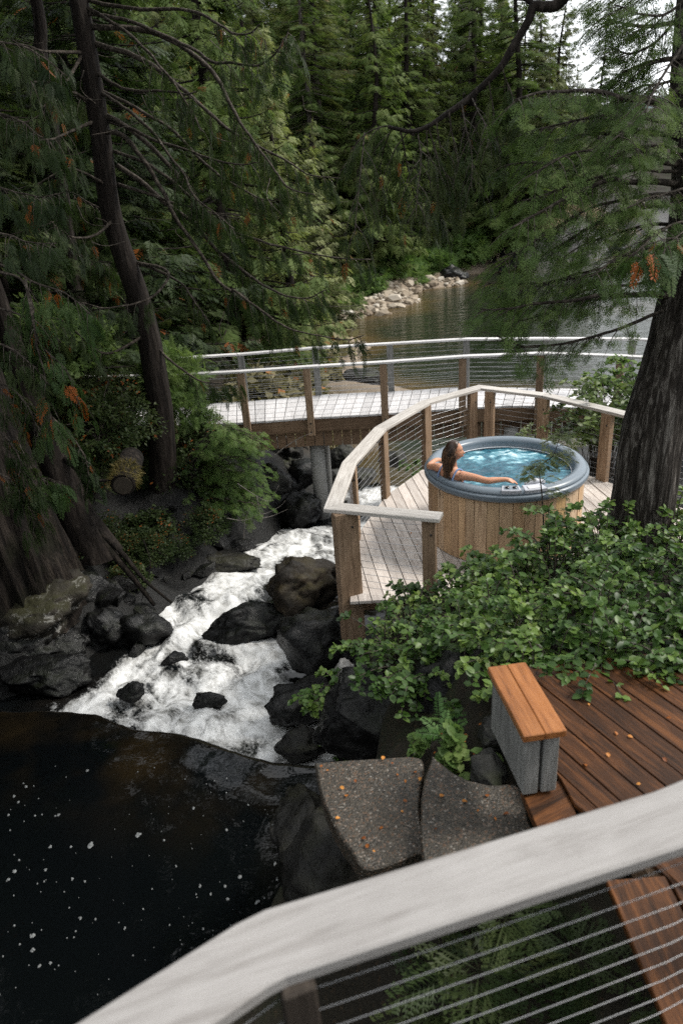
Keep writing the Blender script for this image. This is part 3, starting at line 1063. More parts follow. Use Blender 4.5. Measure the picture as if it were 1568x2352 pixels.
def strip(mb, pts, z0, th, wd, ch=.006):
    """a mitred board of width wd along a plan polyline"""
    p = np.array(pts, float)
    e = unit(np.diff(p, axis=0))
    nn = np.stack([-e[:, 1], e[:, 0]], 1)
    b = np.vstack([nn[:1], nn[:-1] + nn[1:], nn[-1:]])
    b[1:-1] = unit(b[1:-1])
    k = np.ones(len(p))
    for i in range(1, len(p) - 1):
        k[i] = 1 / max(.35, b[i] @ nn[i])
    b[0], b[-1] = nn[0], nn[-1]
    lft = p + b * (wd / 2) * k[:, None]
    rgt = p - b * (wd / 2) * k[:, None]
    n = len(p)
    il, ir = p + b * (wd / 2 - ch) * k[:, None], p - b * (wd / 2 - ch) * k[:, None]
    V = np.concatenate([np.c_[rgt, np.full(n, z0)], np.c_[lft, np.full(n, z0)], np.c_[lft, np.full(n, z0 + th - ch)], np.c_[il, np.full(n, z0 + th)], np.c_[ir, np.full(n, z0 + th)], np.c_[rgt, np.full(n, z0 + th - ch)]])
    F = []
    for i in range(n - 1):
        for r in range(6):
            r2 = (r + 1) % 6
            F.append([r * n + i, r2 * n + i, r2 * n + i + 1, r * n + i + 1])
    F = [f[::-1] for f in F]
    F.append([r * n for r in range(6)])
    F.append([r * n + n - 1 for r in range(6)][::-1])
    mb.add(V, F)


def cap_board(a, b, z0, th, wd, mat, parent, prev=None, nxt=None, ch=.006):
    """one length of a rail cap: a separate mesh whose local x runs along the board; ends mitred towards its neighbours"""
    a, b = np.array(a, float), np.array(b, float)
    e = unit(b - a)
    n = np.array([-e[1], e[0]])
    ln = np.linalg.norm(b - a)

    def cut(q, end):
        if q is None: return 0.0
        e2 = unit(np.array(q, float) - (b if end else a)) if end else unit(a - np.array(q, float))
        ang = math.atan2(e[0] * e2[1] - e[1] * e2[0], e @ e2)
        return math.tan(ang / 2) * (1 if end else -1)
    ta, tb = cut(prev, False), cut(nxt, True)
    V = []
    for x, t, s in ((0, -ta, 1), (ln, tb, -1)):
        for y, z in ((-wd / 2, 0), (wd / 2, 0), (wd / 2, th - ch), (wd / 2 - ch, th), (-wd / 2 + ch, th), (-wd / 2, th - ch)):
            V.append((x - y * t + s * .0012, y, z))
    F = [[r, 6 + r, 6 + (r + 1) % 6, (r + 1) % 6] for r in range(6)]
    F += [[5, 4, 3, 2, 1, 0][::1], [6, 7, 8, 9, 10, 11]]
    F = [f[::-1] for f in F[:6]] + [[0, 1, 2, 3, 4, 5], [11, 10, 9, 8, 7, 6]]
    o = link('rail_cap', mesh_np('rail_cap', V, [list(f) for f in F]), mat)
    o.location = (a[0], a[1], z0)
    o.rotation_euler = (0, 0, math.atan2(e[1], e[0]))
    o.parent = parent
    return o


def caps(pts, z0, th, wd, mat, parent):
    n = len(pts)
    for i in range(n - 1):
        cap_board(pts[i], pts[i + 1], z0, th, wd, mat, parent, pts[i - 1] if i else None, pts[i + 2] if i + 2 < n else None)


def post(parent, x, y, z0, z1, sx, sy, ang, mat, bolts=True, name='post'):
    mb = MB()
    mb.box((0, 0, (z1 - z0) / 2), (sx, sy, z1 - z0), bev=.006)
    o = link(name, mb.mesh(name), mat)
    o.location = (x, y, z0)
    o.rotation_euler = (0, 0, ang)
    o.parent = parent
    return o


def cable_run(parent, pts, zs, rad=.0028):
    for z in zs:
        P = []
        for i in range(len(pts) - 1):
            a, b = np.array(pts[i]), np.array(pts[i + 1])
            for t in np.linspace(0, 1, 4, endpoint=False):
                P.append([*(a + (b - a) * t), z - .006 * math.sin(t * PI)])
        P.append([*pts[-1], z])
        mb = MB()
        mb.tube(P, rad, 5)
        mb.build('cable', MAT['cable'], parent, True)


# ------------------------------------------------------------------ railing round the tub deck
tr = thing('tub_railing', 'angular cable railing with grey cap on brown posts, round the hot tub deck', 'railing')
caps(cap_pts, 1.03, .042, .185, MAT['cap'], tr)
posts_t = [(.03, 6.90, .26, .14, .35), (.90, 6.58, .14, .10, -.35), (.18, 8.27, .09, .17, -.15), (.67, 9.53, .09, .17, -.45), (1.43, 10.58, .09, .17, -.75), (2.27, 11.16, .15, .10, .45), (2.55, 11.12, .15, .10, -.6), (3.25, 10.52, .17, .09, -.95), (3.88, 9.55, .17, .09, -1.05), (4.62, 8.25, .17, .09, -1.05)]
for i, (x, y, sx, sy, an) in enumerate(posts_t):
    lowz = -.62 if i == 0 else (-.04 if i == 1 else -.3)
    o = post(tr, x, y, lowz, 1.03, sx, sy, an, MAT['post'])
    for hz in (.86, -.12):
        ib = MB()
        ib.box((sx * .2, -sy / 2 - .004, hz - lowz), (.022, .010, .022), bev=.004)
        q = link('bolt', ib.mesh('bolt'), MAT['bolt'])
        q.parent = o
zs_t = [.93 - .085 * k for k in range(11)]
cable_run(tr, [(.86, 6.62), (.1, 6.92)], zs_t)
cable_run(tr, [(.04, 6.95), (.17, 8.27), (.66, 9.53), (1.42, 10.58), (2.28, 11.15)], zs_t)
cable_run(tr, [(2.54, 11.11), (3.24, 10.50), (3.87, 9.53), (4.62, 8.22)], zs_t)

# ------------------------------------------------------------------ footbridge
fbz = thing('footbridge', 'bleached plank footbridge with cable rails on both sides crossing the creek', 'footbridge')
near_e = np.array([(-5.0, 14.3), (-3.3, 13.95), (-1.77, 13.80), (-.48, 13.78), (1.02, 13.68), (2.57, 13.66), (4.03, 13.43), (5.3, 12.75), (6.8, 11.6)])
far_e = np.array([(-5.0, 15.8), (-3.3, 15.45), (-1.93, 15.36), (-.31, 15.44), (1.31, 15.30), (2.95, 15.17), (4.51, 14.62), (6.05, 13.98), (7.9, 12.6)])
cn_, cf_ = curve(near_e, 400), curve(far_e, 400)
an_ = np.r_[0, np.cumsum(np.linalg.norm(np.diff(cn_, axis=0), axis=1))]
nb = int(an_[-1] / .19)
tt = np.interp(np.linspace(0, an_[-1], nb + 1), an_, np.arange(400))
rb = np.random.default_rng(5)
for i in range(nb):
    def ed(c, t): return np.array([np.interp(t, np.arange(400), c[:, 0]), np.interp(t, np.arange(400), c[:, 1])])
    g = .035
    a, b = ed(cn_, tt[i] + (tt[i + 1] - tt[i]) * g), ed(cn_, tt[i + 1] - (tt[i + 1] - tt[i]) * g)
    c, d = ed(cf_, tt[i + 1] - (tt[i + 1] - tt[i]) * g), ed(cf_, tt[i] + (tt[i + 1] - tt[i]) * g)
    ctr = (a + b + c + d) / 4
    yd = unit((c + d - a - b))
    xd = np.array([yd[1], -yd[0]])
    q = np.array([a, b, c, d]) - ctr
    loc = np.stack([q @ xd, q @ yd], 1)
    mb = MB()
    mb.prism(loc, -.04, 0, .004)
    o = link('plank', mb.mesh('plank'), MAT['bridge'])
    o.location = (ctr[0], ctr[1], rb.uniform(-.003, .003))
    o.rotation_euler = (0, 0, math.atan2(-xd[1] * -1, xd[0]))
    o.parent = fbz


def offs(c, d):
    t = unit(np.gradient(c, axis=0))
    return c + np.stack([-t[:, 1], t[:, 0]], 1) * d


for c, d in ((cn_, .06), (cf_, -.06)):           # edge beams, built in straight lengths
    cc = offs(c, d)
    ks = np.linspace(0, 399, 9).astype(int)
    for k0, k1 in zip(ks[:-1], ks[1:]):
        a, b = cc[k0], cc[k1]
        mb = MB()
        mb.box((0, 0, 0), (np.linalg.norm(b - a) - .004, .06, .27), bev=.006)
        o = link('beam', mb.mesh('beam'), MAT['beam'])
        o.location = (*(a + b) / 2, -.178)
        o.rotation_euler = (0, 0, math.atan2(*(b - a)[::-1]))
        o.parent = fbz
for c, d in ((cn_, .17), (cf_, -.17)):           # vertical skirt boards under the beams
    cc = offs(c, d)
    for i in range(nb):
        k0, k1 = tt[i], tt[i + 1]
        a = np.array([np.interp(k0, np.arange(400), cc[:, j]) for j in range(2)])
        b = np.array([np.interp(k1, np.arange(400), cc[:, j]) for j in range(2)])
        mb = MB()
        hh = .36 + rb.uniform(-.012, .012)
        mb.box((0, 0, 0), (np.linalg.norm(b - a) - .012 - rb.uniform(0, .01), .03, hh), bev=.003)
        o = link('slat', mb.mesh('slat'), MAT['beam'])
        o.location = (*(a + b) / 2, -.31 - hh / 2)
        o.rotation_euler = (0, 0, math.atan2(*(b - a)[::-1]))
        o.parent = fbz
for nm, pts, side in (('near', near_e, -1), ('far', far_e, 1)):
    P = pts[1:-1] + (np.array([0, -.05]) if side < 0 else np.array([0, .02]))
    full = np.vstack([pts[0], P, pts[-1]])
    caps([tuple(q) for q in full], 1.03, .04, .14, MAT['bridgecap'], fbz)
    for q, t in zip(P, unit(np.gradient(pts, axis=0))[1:-1]):
        an = math.atan2(t[1], t[0])
        o = post(fbz, q[0], q[1], -.36, 1.03, .14, .09, an, MAT['post'] if side < 0 else MAT['greywood'])
        for hz in (.08, .26):
            bb = MB()
            bb.box((.0, .047 * side, hz), (.03, .012, .03), bev=.004)
            qd = link('bolt', bb.mesh('bolt'), MAT['bolt'])
            qd.parent = o
    cable_run(fbz, [tuple(q) for q in full], [.93 - .095 * k for k in range(10)], .0035)
for x, y, r in ((-.42, 14.2, .155), (-.28, 15.2, .12), (3.6, 13.75, .155), (3.75, 14.7, .12)):
    mb = MB()
    mb.tube([(x, y, -3.3), (x, y, -1.5), (x, y, -.5)], r, 20)
    mb.build('pier', MAT['concrete'], fbz, True)
for k in range(8):                               # cross joists
    i = 30 + k * 48
    a, b = cn_[i], cf_[i]
    mb = MB()
    mb.box(np.array([*(a + b) / 2, -.15]), (np.linalg.norm(b - a) - .3, .06, .2), ax=[*(b - a), 0], bev=.004)
    mb.build('joist', MAT['beam'], fbz)

# ------------------------------------------------------------------ hot tub
TC = np.array([2.075, 8.16, 0.0])
TR = 1.0
ht = thing('hot_tub', 'round cedar stave hot tub with a blue grey rim, full of bubbling water', 'hot tub', tuple(TC))
ns = 46
rs = np.random.default_rng(2)
cuts = np.cumsum(rs.uniform(.75, 1.25, ns))
cuts = np.r_[0, cuts / cuts[-1]] * 2 * PI
for i in range(ns):
    a0, a1 = cuts[i] + .003, cuts[i + 1] - .003
    ro = TR - .045 + rs.uniform(-.003, .003)
    mb = MB()
    a = np.linspace(a0, a1, 4)
    V = []
    for z in (.01, .872):
        for r in (ro, ro - .035):
            for t in a:
                V.append((r * math.cos(t), r * math.sin(t), z))
    F = []
    n4 = 4
    for j in range(3):
        F.append([j, j + 1, 8 + j + 1, 8 + j])
        F.append([4 + j, 12 + j, 12 + j + 1, 4 + j + 1])
        F.append([8 + j, 8 + j + 1, 12 + j + 1, 12 + j])
        F.append([j, 4 + j, 4 + j + 1, j + 1])
    F.append([0, 8, 12, 4])
    F.append([3, 7, 15, 11])
    mb.add(V, F)
    o = link('stave', mb.mesh('stave'), MAT['stave'], ht, False)
mb = MB()
prof = [(TR - .03, .845), (TR - .012, .845), (TR - .006, .852), (TR, .875), (TR, .905), (TR - .006, .918), (TR - .022, .922), (TR - .030, .928)]
for k in range(13):
    t = k / 12 * PI
    prof.append((TR - .105 + .078 * math.cos(t), .93 + .055 * math.sin(t)))
prof += [(TR - .185, .90), (TR - .20, .87), (TR - .205, .80), (TR - .23, .5), (TR - .35, .2), (0.02, .15)]
mb.lathe(prof, n=96)
rim = link('rim', mb.mesh('rim', True), MAT['rim'], ht, False)
# thin bright overflow line on the inner wall
mb = MB()
aa = np.linspace(0, 2 * PI, 97)
mb.tube(np.stack([(TR - .206) * np.cos(aa), (TR - .206) * np.sin(aa), np.full(97, .868)], 1), .006, 6)
link('trim_ring', mb.mesh('trim_ring', True), MAT['plate'], ht, False)
# water
nr, na = 46, 128
rr_ = np.linspace(0.001, TR - .2, nr)
A, R_ = np.meshgrid(np.linspace(0, 2 * PI, na + 1), rr_)
X, Y = R_ * np.cos(A), R_ * np.sin(A)
P = v3(X, Y) * 4
Pw = P + .8 * np.stack([fbm(P * .7, 3), fbm(P * .7 + 9, 3), 0 * X], -1)
hgt = .020 * fbm(Pw * .9, 4) + .012 * (1 - np.abs(fbm(Pw * 1.6 + 4, 4)) * 2)
fm = np.clip(.5 + .9 * fbm(Pw * .55 + 2, 4) - .25 * (Y / TR), 0, 1)
me = mesh_np('water', np.stack([X, Y, .845 + hgt], -1).reshape(-1, 3), grid_faces(na + 1, nr), True, {'foam': fm.ravel()})
link('water', me, MAT['tubwater'], ht, False)


def on_rim(ang, r, z):
    return np.array([r * math.cos(ang), r * math.sin(ang), z])


def rim_patch(a0, a1, r0, r1, z0, z1, ch=.008, n=8):
    mb = MB()
    a = np.linspace(a0, a1, n)
    poly = np.vstack([np.stack([r1 * np.cos(a), r1 * np.sin(a)], 1), np.stack([r0 * np.cos(a[::-1]), r0 * np.sin(a[::-1])], 1)])
    mb.prism(poly, z0, z1, ch)
    return mb


def ang_of(px, py, z=.98):
    p = PZ(px, py, z) - TC
    return math.atan2(p[1], p[0])


a0, a1 = ang_of(1151, 1124), ang_of(1196, 1126)
pn = link('control_panel', rim_patch(a0, a1, TR - .175, TR - .03, .945, .992).mesh('control_panel'), MAT['panel'], ht, False)
pr = link('recess', rim_patch(a0 + .02, a1 - .02, TR - .155, TR - .05, .985, .9945, .004).mesh('recess'), MAT['rim'], pn, False)
for f in (.3, .7):
    q = on_rim(a0 + (a1 - a0) * f, TR - .1, .998)
    mb = MB()
    mb.lathe([(.0, .012), (.016, .012), (.024, .006), (.026, -.008)], q, 20)
    mb.box(q + [0, 0, .016], (.044, .010, .010), ax=[math.cos(.4), math.sin(.4), 0], bev=.003)
    link('knob', mb.mesh('knob', False), MAT['knob'], pn, False)
b0, b1 = ang_of(1204, 1126), ang_of(1258, 1122)
p2 = link('filter_cover', rim_patch(b0, b1, TR - .185, TR - .03, .945, .988).mesh('filter_cover'), MAT['panel'], ht, False)
link('plate', rim_patch(b0 + .05, b1 - .07, TR - .13, TR - .055, .985, .996, .004).mesh('plate'), MAT['plate'], p2, False)
c0, c1 = ang_of(1206, 1112), ang_of(1262, 1110)
mb = MB()
aa = np.linspace(c0, c1, 14)
mb.tube(np.stack([(TR - .235) * np.cos(aa), (TR - .235) * np.sin(aa), .955 + .035 * np.sin(np.linspace(0, PI, 14))], 1), .026 + .016 * np.sin(np.linspace(0, PI, 14)), 10)
link('headrest', mb.mesh('headrest', True), MAT['panel'], ht, False)
# drain hose on the deck
ho = MB()
hp = curve([(.98, 7.25, .02), (1.02, 7.05, .02), (1.08, 6.9, .018), (1.22, 6.75, .018), (1.5, 6.65, .02)], 24)
ho.tube(hp, .014, 8)
tag(ho.build('hose', MAT['hose'], None, True), 'thin black hose lying on the deck at the foot of the hot tub', 'hose')

# ------------------------------------------------------------------ the bather
def skin_material():
    t = NT('skin')
    v = t.coord()
    n = t.noise(v, 6, 4)
    col = t.mix(n, (0.50, 0.255, 0.155), (0.42, 0.195, 0.115))
    return t.done(t.prin(col, 0.45, None, 0.4, **{'Subsurface Weight': 0.12, 'Subsurface Scale': 0.01}))


MAT['skin'] = skin_material()
MAT['suit'] = simple('blue_swimsuit', (0.16, 0.24, 0.42), 0.7)


def hair_material():
    t = NT('brown_hair')
    r = t.n('ShaderNodeNewGeometry').outputs['Random Per Island']
    v = t.coord((40, 40, 3))
    n = t.noise(v, 3, 4)
    f = t.math('ADD', t.math('MULTIPLY', r, .6), t.math('MULTIPLY', n, .4))
    col = t.ramp(f, [(0.2, (0.016, 0.008, 0.004)), (0.55, (0.042, 0.021, 0.011)), (0.85, (0.13, 0.070, 0.036))])
    return t.done(t.prin(col, 0.38, None, 0.5))


MAT['hair'] = hair_material()
MAT['lip'] = simple('lips', (0.36, 0.10, 0.08), .45)
MAT['brow'] = simple('brow', (0.03, 0.016, 0.01), .6)
HC = np.array([1.375, 7.775, 1.30])                     # head centre
face = unit(np.array([.985, -.16, .04]))
hz = unit(np.array([-.05, .0, 1.0]) - face * (np.array([-.05, 0, 1.0]) @ face))
hy = np.cross(hz, face)
HR = np.stack([face, hy, hz])


def head_w(p):
    return np.asarray(p, float) @ HR + HC


bm = MB()
n1, n2 = 40, 32
th = np.linspace(0, PI, n2)
ph = np.linspace(0, 2 * PI, n1, endpoint=False)
TH, PHI = np.meshgrid(th, ph, indexing='ij')
ux, uy, uz = np.sin(TH) * np.cos(PHI), np.sin(TH) * np.sin(PHI), np.cos(TH)
x = .098 * ux
y = .074 * uy * (1 - .25 * sstep(0, -1, uz))
z = .118 * uz
fr = sstep(.15, .9, ux)
x = x - .018 * sstep(.2, -.9, uz) * sstep(.3, -.6, ux) * 1.4          # nape
x = x + .012 * fr * np.exp(-((uz + .85) / .2) ** 2)                   # chin
x = x - .010 * fr * np.exp(-((uz - .05) / .12) ** 2)                  # eye line
x = x + .006 * fr * np.exp(-((uz - .28) / .12) ** 2)                  # brow
V = np.stack([x, y, z], -1).reshape(-1, 3)
F = [[i * n1 + j, (i + 1) * n1 + j, (i + 1) * n1 + (j + 1) % n1, i * n1 + (j + 1) % n1] for i in range(n2 - 1) for j in range(n1)]
bm.add(head_w(V), F)
bm.tube(head_w([(.088, 0, .012), (.100, 0, -.012), (.117, 0, -.034), (.096, 0, -.044)]), [.007, .011, .013, .010], 8)   # nose
for s in (-1, 1):
    bm.tube(head_w([(.088, .012 * s, -.036), (.100, .011 * s, -.036)]), [.008, .007], 6)
    bm.tube(head_w([(-.006, .070 * s, .022), (-.012, .078 * s, .008), (-.004, .072 * s, -.022)]), [.010, .012, .007], 8)       # ear
bm.tube(head_w([(.080, -.018, -.064), (.098, 0, -.062), (.080, .018, -.064)]), [.006, .009, .006], 6)
bm.tube(head_w([(.078, -.016, -.074), (.094, 0, -.073), (.078, .016, -.074)]), [.006, .009, .006], 6)
NK = np.array([1.355, 7.80, 1.07])
bm.tube([head_w((-.02, 0, -.05)), head_w((-.025, 0, -.13)), NK, NK + [0.0, 0, -.06]], [.052, .050, .058, .08], 14)
SH_R, SH_L = np.array([1.455, 7.635, 1.035]), np.array([1.215, 7.95, 1.035])
mid = (SH_R + SH_L) / 2
# chest: stacked oval rings
sd = unit(SH_R - SH_L)
fd = np.cross(np.array([0, 0, 1.]), sd)
if fd @ face < 0: fd = -fd
rings = []
for dz, hw, hd, sh in ((.075, .06, .055, -.005), (.045, .12, .07, 0), (.01, .175, .085, 0), (-.06, .175, .10, .012), (-.14, .16, .115, .022), (-.22, .15, .105, .02), (-.32, .135, .09, .015), (-.45, .14, .10, .02), (-.55, .16, .11, .03)):
    a = np.arange(20) / 20 * 2 * PI
    rings.append(mid + np.array([0, 0, dz]) + fd * sh + np.outer(np.cos(a) * hw, sd) + np.outer(np.sin(a) * hd, fd))
m = len(rings)
F = [[i * 20 + j, i * 20 + (j + 1) % 20, (i + 1) * 20 + (j + 1) % 20, (i + 1) * 20 + j] for i in range(m - 1) for j in range(20)]
F += [list(range(20))[::-1], [(m - 1) * 20 + j for j in range(20)]]
bm.add(np.vstack(rings), F)
EL_R = PZ(1117, 1104, 1.005)
WR_R = PZ(1161, 1101, 1.005)
bm.tube(curve([SH_R + [-.03, .02, 0], SH_R, SH_R * .55 + EL_R * .45 + [0, 0, .005], EL_R, EL_R * .6 + WR_R * .4, WR_R], 22), np.interp(np.linspace(0, 1, 22), [0, .2, .4, .6, .75, 1], [.055, .058, .047, .040, .040, .027]), 14)
fdir = unit(WR_R - EL_R)
HD = unit(fdir + np.array([.15, 0, -.45]))
side = unit(np.cross(HD, np.array([0, 0, 1.])))
palm0, palm1 = WR_R, WR_R + HD * .085
bm.tube([palm0, palm0 + HD * .03, palm0 + HD * .065, palm1], [.026, .030, .030, .024], 10)
bm.tube([palm0 + HD * .03 + side * .018, palm1 + side * .022], [.018, .017], 8)
bm.tube([palm0 + HD * .03 - side * .018, palm1 - side * .022], [.018, .017], 8)
for k, (o_, ln) in enumerate(((-.033, .062), (-.011, .076), (.011, .080), (.033, .070))):
    b = palm1 + side * o_ - HD * .008
    d1 = unit(HD + side * o_ * 3 + np.array([0, 0, .10]))
    d2 = unit(d1 + np.array([0, 0, -.55]))
    d3 = unit(d1 + np.array([0, 0, -1.0]))
    bm.tube([b, b + d1 * ln * .42, b + d1 * ln * .42 + d2 * ln * .34, b + d1 * ln * .42 + d2 * ln * .34 + d3 * ln * .24], [.0105, .010, .009, .0075], 8)
tb = palm0 + HD * .025 + side * .026
bm.tube([tb, tb + unit(HD + side * .9) * .035, tb + unit(HD + side * .9) * .035 + unit(HD + side * .2 + np.array([0, 0, -.3])) * .03], [.014, .011, .009], 8)
EL_L = np.array([1.135, 8.155, .985])
bm.tube(curve([SH_L + [.03, -.02, 0], SH_L, (SH_L + EL_L) / 2, EL_L, np.array([1.25, 8.38, .965]), np.array([1.36, 8.52, .90])], 20), np.interp(np.linspace(0, 1, 20), [0, .2, .4, .6, 1], [.055, .058, .046, .040, .028]), 12)
hl = np.array([1.36, 8.52, .90])
bm.tube([hl, hl + [.05, .03, -.03], hl + [.085, .05, -.06]], [.027, .030, .022], 8)
for k in range(5):
    b = hl + np.array([.075 + .004 * k, .075 - .018 * k, -.05])
    bm.tube([b, b + [.03, .015, -.02], b + [.045, .02, -.05]], [.0105, .009, .007], 6)
hip = mid + np.array([0, 0, -.5])
for s in (-1, 1):                                   # legs, stretched out under water
    h0 = hip + sd * .09 * s
    k0 = h0 + fd * .42 + np.array([0, 0, .12])
    f0 = k0 + fd * .36 + np.array([0, 0, -.28])
    bm.tube(curve([h0, (h0 + k0) / 2, k0, (k0 + f0) / 2, f0, f0 + fd * .17], 16), np.interp(np.linspace(0, 1, 16), [0, .4, .6, 1], [.085, .06, .055, .03]), 10)
raw = bm.mesh('raw_body')
tmp = bpy.data.objects.new('person', raw)
COL.objects.link(tmp)
md = tmp.modifiers.new('r', 'REMESH')
md.mode = 'VOXEL'
md.voxel_size = .0085
md.use_smooth_shade = True
sm = tmp.modifiers.new('s', 'SMOOTH')
sm.factor = .5
sm.iterations = 3
dg = bpy.context.evaluated_depsgraph_get()
body_me = bpy.data.meshes.new_from_object(tmp.evaluated_get(dg))
bpy.data.objects.remove(tmp)
person = thing('person', 'woman with long brown hair leaning on the rim inside the hot tub', 'person', tuple(np.round(mid - [0, 0, .55], 3)))
body_me.name = 'body'
body_me.materials.clear()
body = link('body', body_me, MAT['skin'], person)
# swimsuit: a shell round the chest and a strap over each shoulder
bm = MB()
rings = []
for dz, hw, hd, sh in ((-.085, .180, .109, .014), (-.14, .166, .121, .023), (-.22, .156, .111, .021), (-.32, .141, .096, .016), (-.45, .146, .106, .021), (-.53, .166, .116, .031)):
    a = np.arange(24) / 24 * 2 * PI
    rings.append(mid + np.array([0, 0, dz]) + fd * sh + np.outer(np.cos(a) * hw, sd) + np.outer(np.sin(a) * hd, fd))
bm.add(np.vstack(rings), [[i * 24 + j, i * 24 + (j + 1) % 24, (i + 1) * 24 + (j + 1) % 24, (i + 1) * 24 + j] for i in range(5) for j in range(24)])
for s in (-1, 1):
    o_ = sd * .115 * s
    pts = [mid + o_ - fd * .098 + [0, 0, -.10], mid + o_ * 1.0 - fd * .085 + [0, 0, -.02], mid + o_ + [0, 0, .058], mid + o_ + fd * .09 + [0, 0, .0], mid + o_ * .95 + fd * .12 + [0, 0, -.10]]
    bm.tube(curve(pts, 16), .011, 6)
bm.build('swimsuit', MAT['suit'], person, True)
# face details as small children of the person
fbm_ = MB()
for s in (-1, 1):
    fbm_.tube(head_w([(.083, .014 * s, .030), (.080, .030 * s, .035), (.066, .046 * s, .030)]), [.003, .004, .002], 6)
    fbm_.tube(head_w([(.081, .018 * s, .006), (.078, .031 * s, .008), (.068, .043 * s, .004)]), [.002, .0045, .002], 6)
fbm_.build('eyebrows', MAT['brow'], person, True)
fbm_ = MB()
fbm_.tube(head_w([(.086, -.018, -.067), (.104, 0, -.066), (.086, .018, -.067)]), [.002, .0055, .002], 6)
fbm_.build('lips', MAT['lip'], person, True)
# hair: a cap hugging the skull and locks falling down the back
hm = MB()
TH, PHI = np.meshgrid(np.linspace(0, PI * .80, 20), np.linspace(0, 2 * PI, 40, endpoint=False), indexing='ij')
ux, uy, uz = np.sin(TH) * np.cos(PHI), np.sin(TH) * np.sin(PHI), np.cos(TH)
keep = ux < .50 + .5 * (uz - .55)
k2 = np.where(keep, 1.0, .72)
V = np.stack([.108 * ux * k2 - .006, .086 * uy * k2, .130 * uz * np.where(keep, 1, .8) + .004], -1).reshape(-1, 3)
hm.add(head_w(V), [[i * 40 + j, (i + 1) * 40 + j, (i + 1) * 40 + (j + 1) % 40, i * 40 + (j + 1) % 40] for i in range(19) for j in range(40)])
rh = np.random.default_rng(11)
for k in range(210):
    az = rh.uniform(.42 * PI, 1.58 * PI)
    el = rh.uniform(-.35, .75)
    p0 = np.array([.102 * math.cos(az) * math.cos(el), .083 * math.sin(az) * math.cos(el), .125 * math.sin(el)])
    top = head_w(p0)
    back = -fd * .115 + mid
    ln = rh.uniform(.34, .50)
    lat = (rh.uniform(-1, 1)) * .105
    tip = NK + np.array([-.115, -.075, 0]) + sd * (lat + .03) + np.array([0, 0, -ln + .12]) + rh.normal(0, .008, 3)
    c1 = head_w(p0 * 1.10 + np.array([-.035, 0, -.10]))
    c2 = NK * .45 + tip * .55 + np.array([-.02, -.015, .05])
    pts = curve([top, c1, c2, tip], 10)
    hm.tube(pts, np.interp(np.linspace(0, 1, 10), [0, .25, .8, 1], [.006, .011, .009, .002]) * rh.uniform(.7, 1.2), 5)
hm.build('hair', MAT['hair'], person, True)

# ------------------------------------------------------------------ upper deck, bench, steps
WZ = 1.25
wd = bpy.data.objects.new('upper_deck', None)
COL.objects.link(wd)
tag(wd, kind='structure')
planks(wd, [(1.365, 1.0), (1.365, 2.2), tuple(PZ(1318, 1846, WZ)[:2]), tuple(PZ(1287, 1790, WZ)[:2]), (1.02, 2.95), (.98, 3.3), (1.0, 3.75), (4.6, 3.95), (4.6, 1.0)], WZ, (.42, -.91), .136, .008, .036, MAT['wet'], 4)
mb = MB()
mb.box((0, 0, 0), (.27, 1.75, .045), bev=.005)
o = link('border_board', mb.mesh('border_board'), MAT['wet'], wd, False)
o.location = (1.215, 1.31, WZ - .018)
sp_ = np.array([PZ(x, y, WZ - .02)[:2] for x, y in [(1195, 1813), (1283, 1792), (1313, 1846), (1330, 1890), (1245, 1925), (1220, 1872)]])
sc_ = sp_.mean(0)
sa_ = -1.15
R2_ = np.array([[math.cos(sa_), math.sin(sa_)], [-math.sin(sa_), math.cos(sa_)]])
mb = MB()
mb.prism((sp_ - sc_) @ R2_.T, -.05, 0, .004)
o = link('step_board', mb.mesh('step_board'), MAT['wet'], wd, False)
o.location = (sc_[0], sc_[1], WZ - .02)
o.rotation_euler = (0, 0, sa_)
mb = MB()
mb.box((2.9, 2.4, WZ - .14), (3.2, 2.6, .19), bev=.004)
mb.build('joist', MAT['beam'], wd)

Q = [PZ(784.5 + .5 * x, 1148 + .5 * y, WZ + .43) for x, y in [(695, 805), (885, 825), (1037, 1060), (832, 1085)]]
f0, f1 = (Q[2] + Q[3]) / 2, (Q[0] + Q[1]) / 2
bd = unit((f1 - f0)[:2])
bn2 = np.array([bd[1], -bd[0]])
BL, BW = np.linalg.norm(f1 - f0) + .12, .225
bench = thing('bench', 'short bench with an oiled orange cedar seat on grey plank supports', 'bench', (f0[0] + bd[0] * BL / 2, f0[1] + bd[1] * BL / 2, WZ), math.atan2(-bd[0], bd[1]))
for s in (-1, 1):
    mb = MB()
    mb.box((s * BW / 4, 0, .4075), (BW / 2 - .0015, BL, .045), bev=.005)
    o = link('seat', mb.mesh('seat'), MAT['seat'], bench, False)
for s in (-1, 1):
    mb = MB()
    mb.box((s * .050, -BL / 2 + .075, .1915), (.082, .10, .383), bev=.006)
    link('leg', mb.mesh('leg'), MAT['greywood'], bench, False)
    mb = MB()
    mb.box((s * .050, BL / 2 - .075, .1915), (.082, .10, .383), bev=.006)
    link('leg', mb.mesh('leg'), MAT['greywood'], bench, False)
mb = MB()
mb.box((-.075, .03, .181), (.03, BL - .14, .362), bev=.005)
link('side_panel', mb.mesh('side_panel'), MAT['greywood'], bench, False)


def slab(label, D, z, th=.14):
    P = np.array([PZ(x, y, z)[:2] for x, y in D])
    P3 = curve(np.c_[np.vstack([P, P[:1]]), np.zeros(len(P) + 1)], len(P) * 4)[:-1, :2]
    c = P3.mean(0)
    mb = MB()
    q = P3 - c
    q = q + .006 * np.stack([fbm(v3(*(P3 * 14).T), 3), fbm(v3(*(P3 * 14 + 5).T), 3)], 1)
    mb.prism(q, -th, 0, .010)
    o = link('stepping_slab', mb.mesh('stepping_slab'), MAT['aggregate'])
    o.location = (c[0], c[1], z)
    return tag(o, label, 'paving slab', 'curved concrete steps')


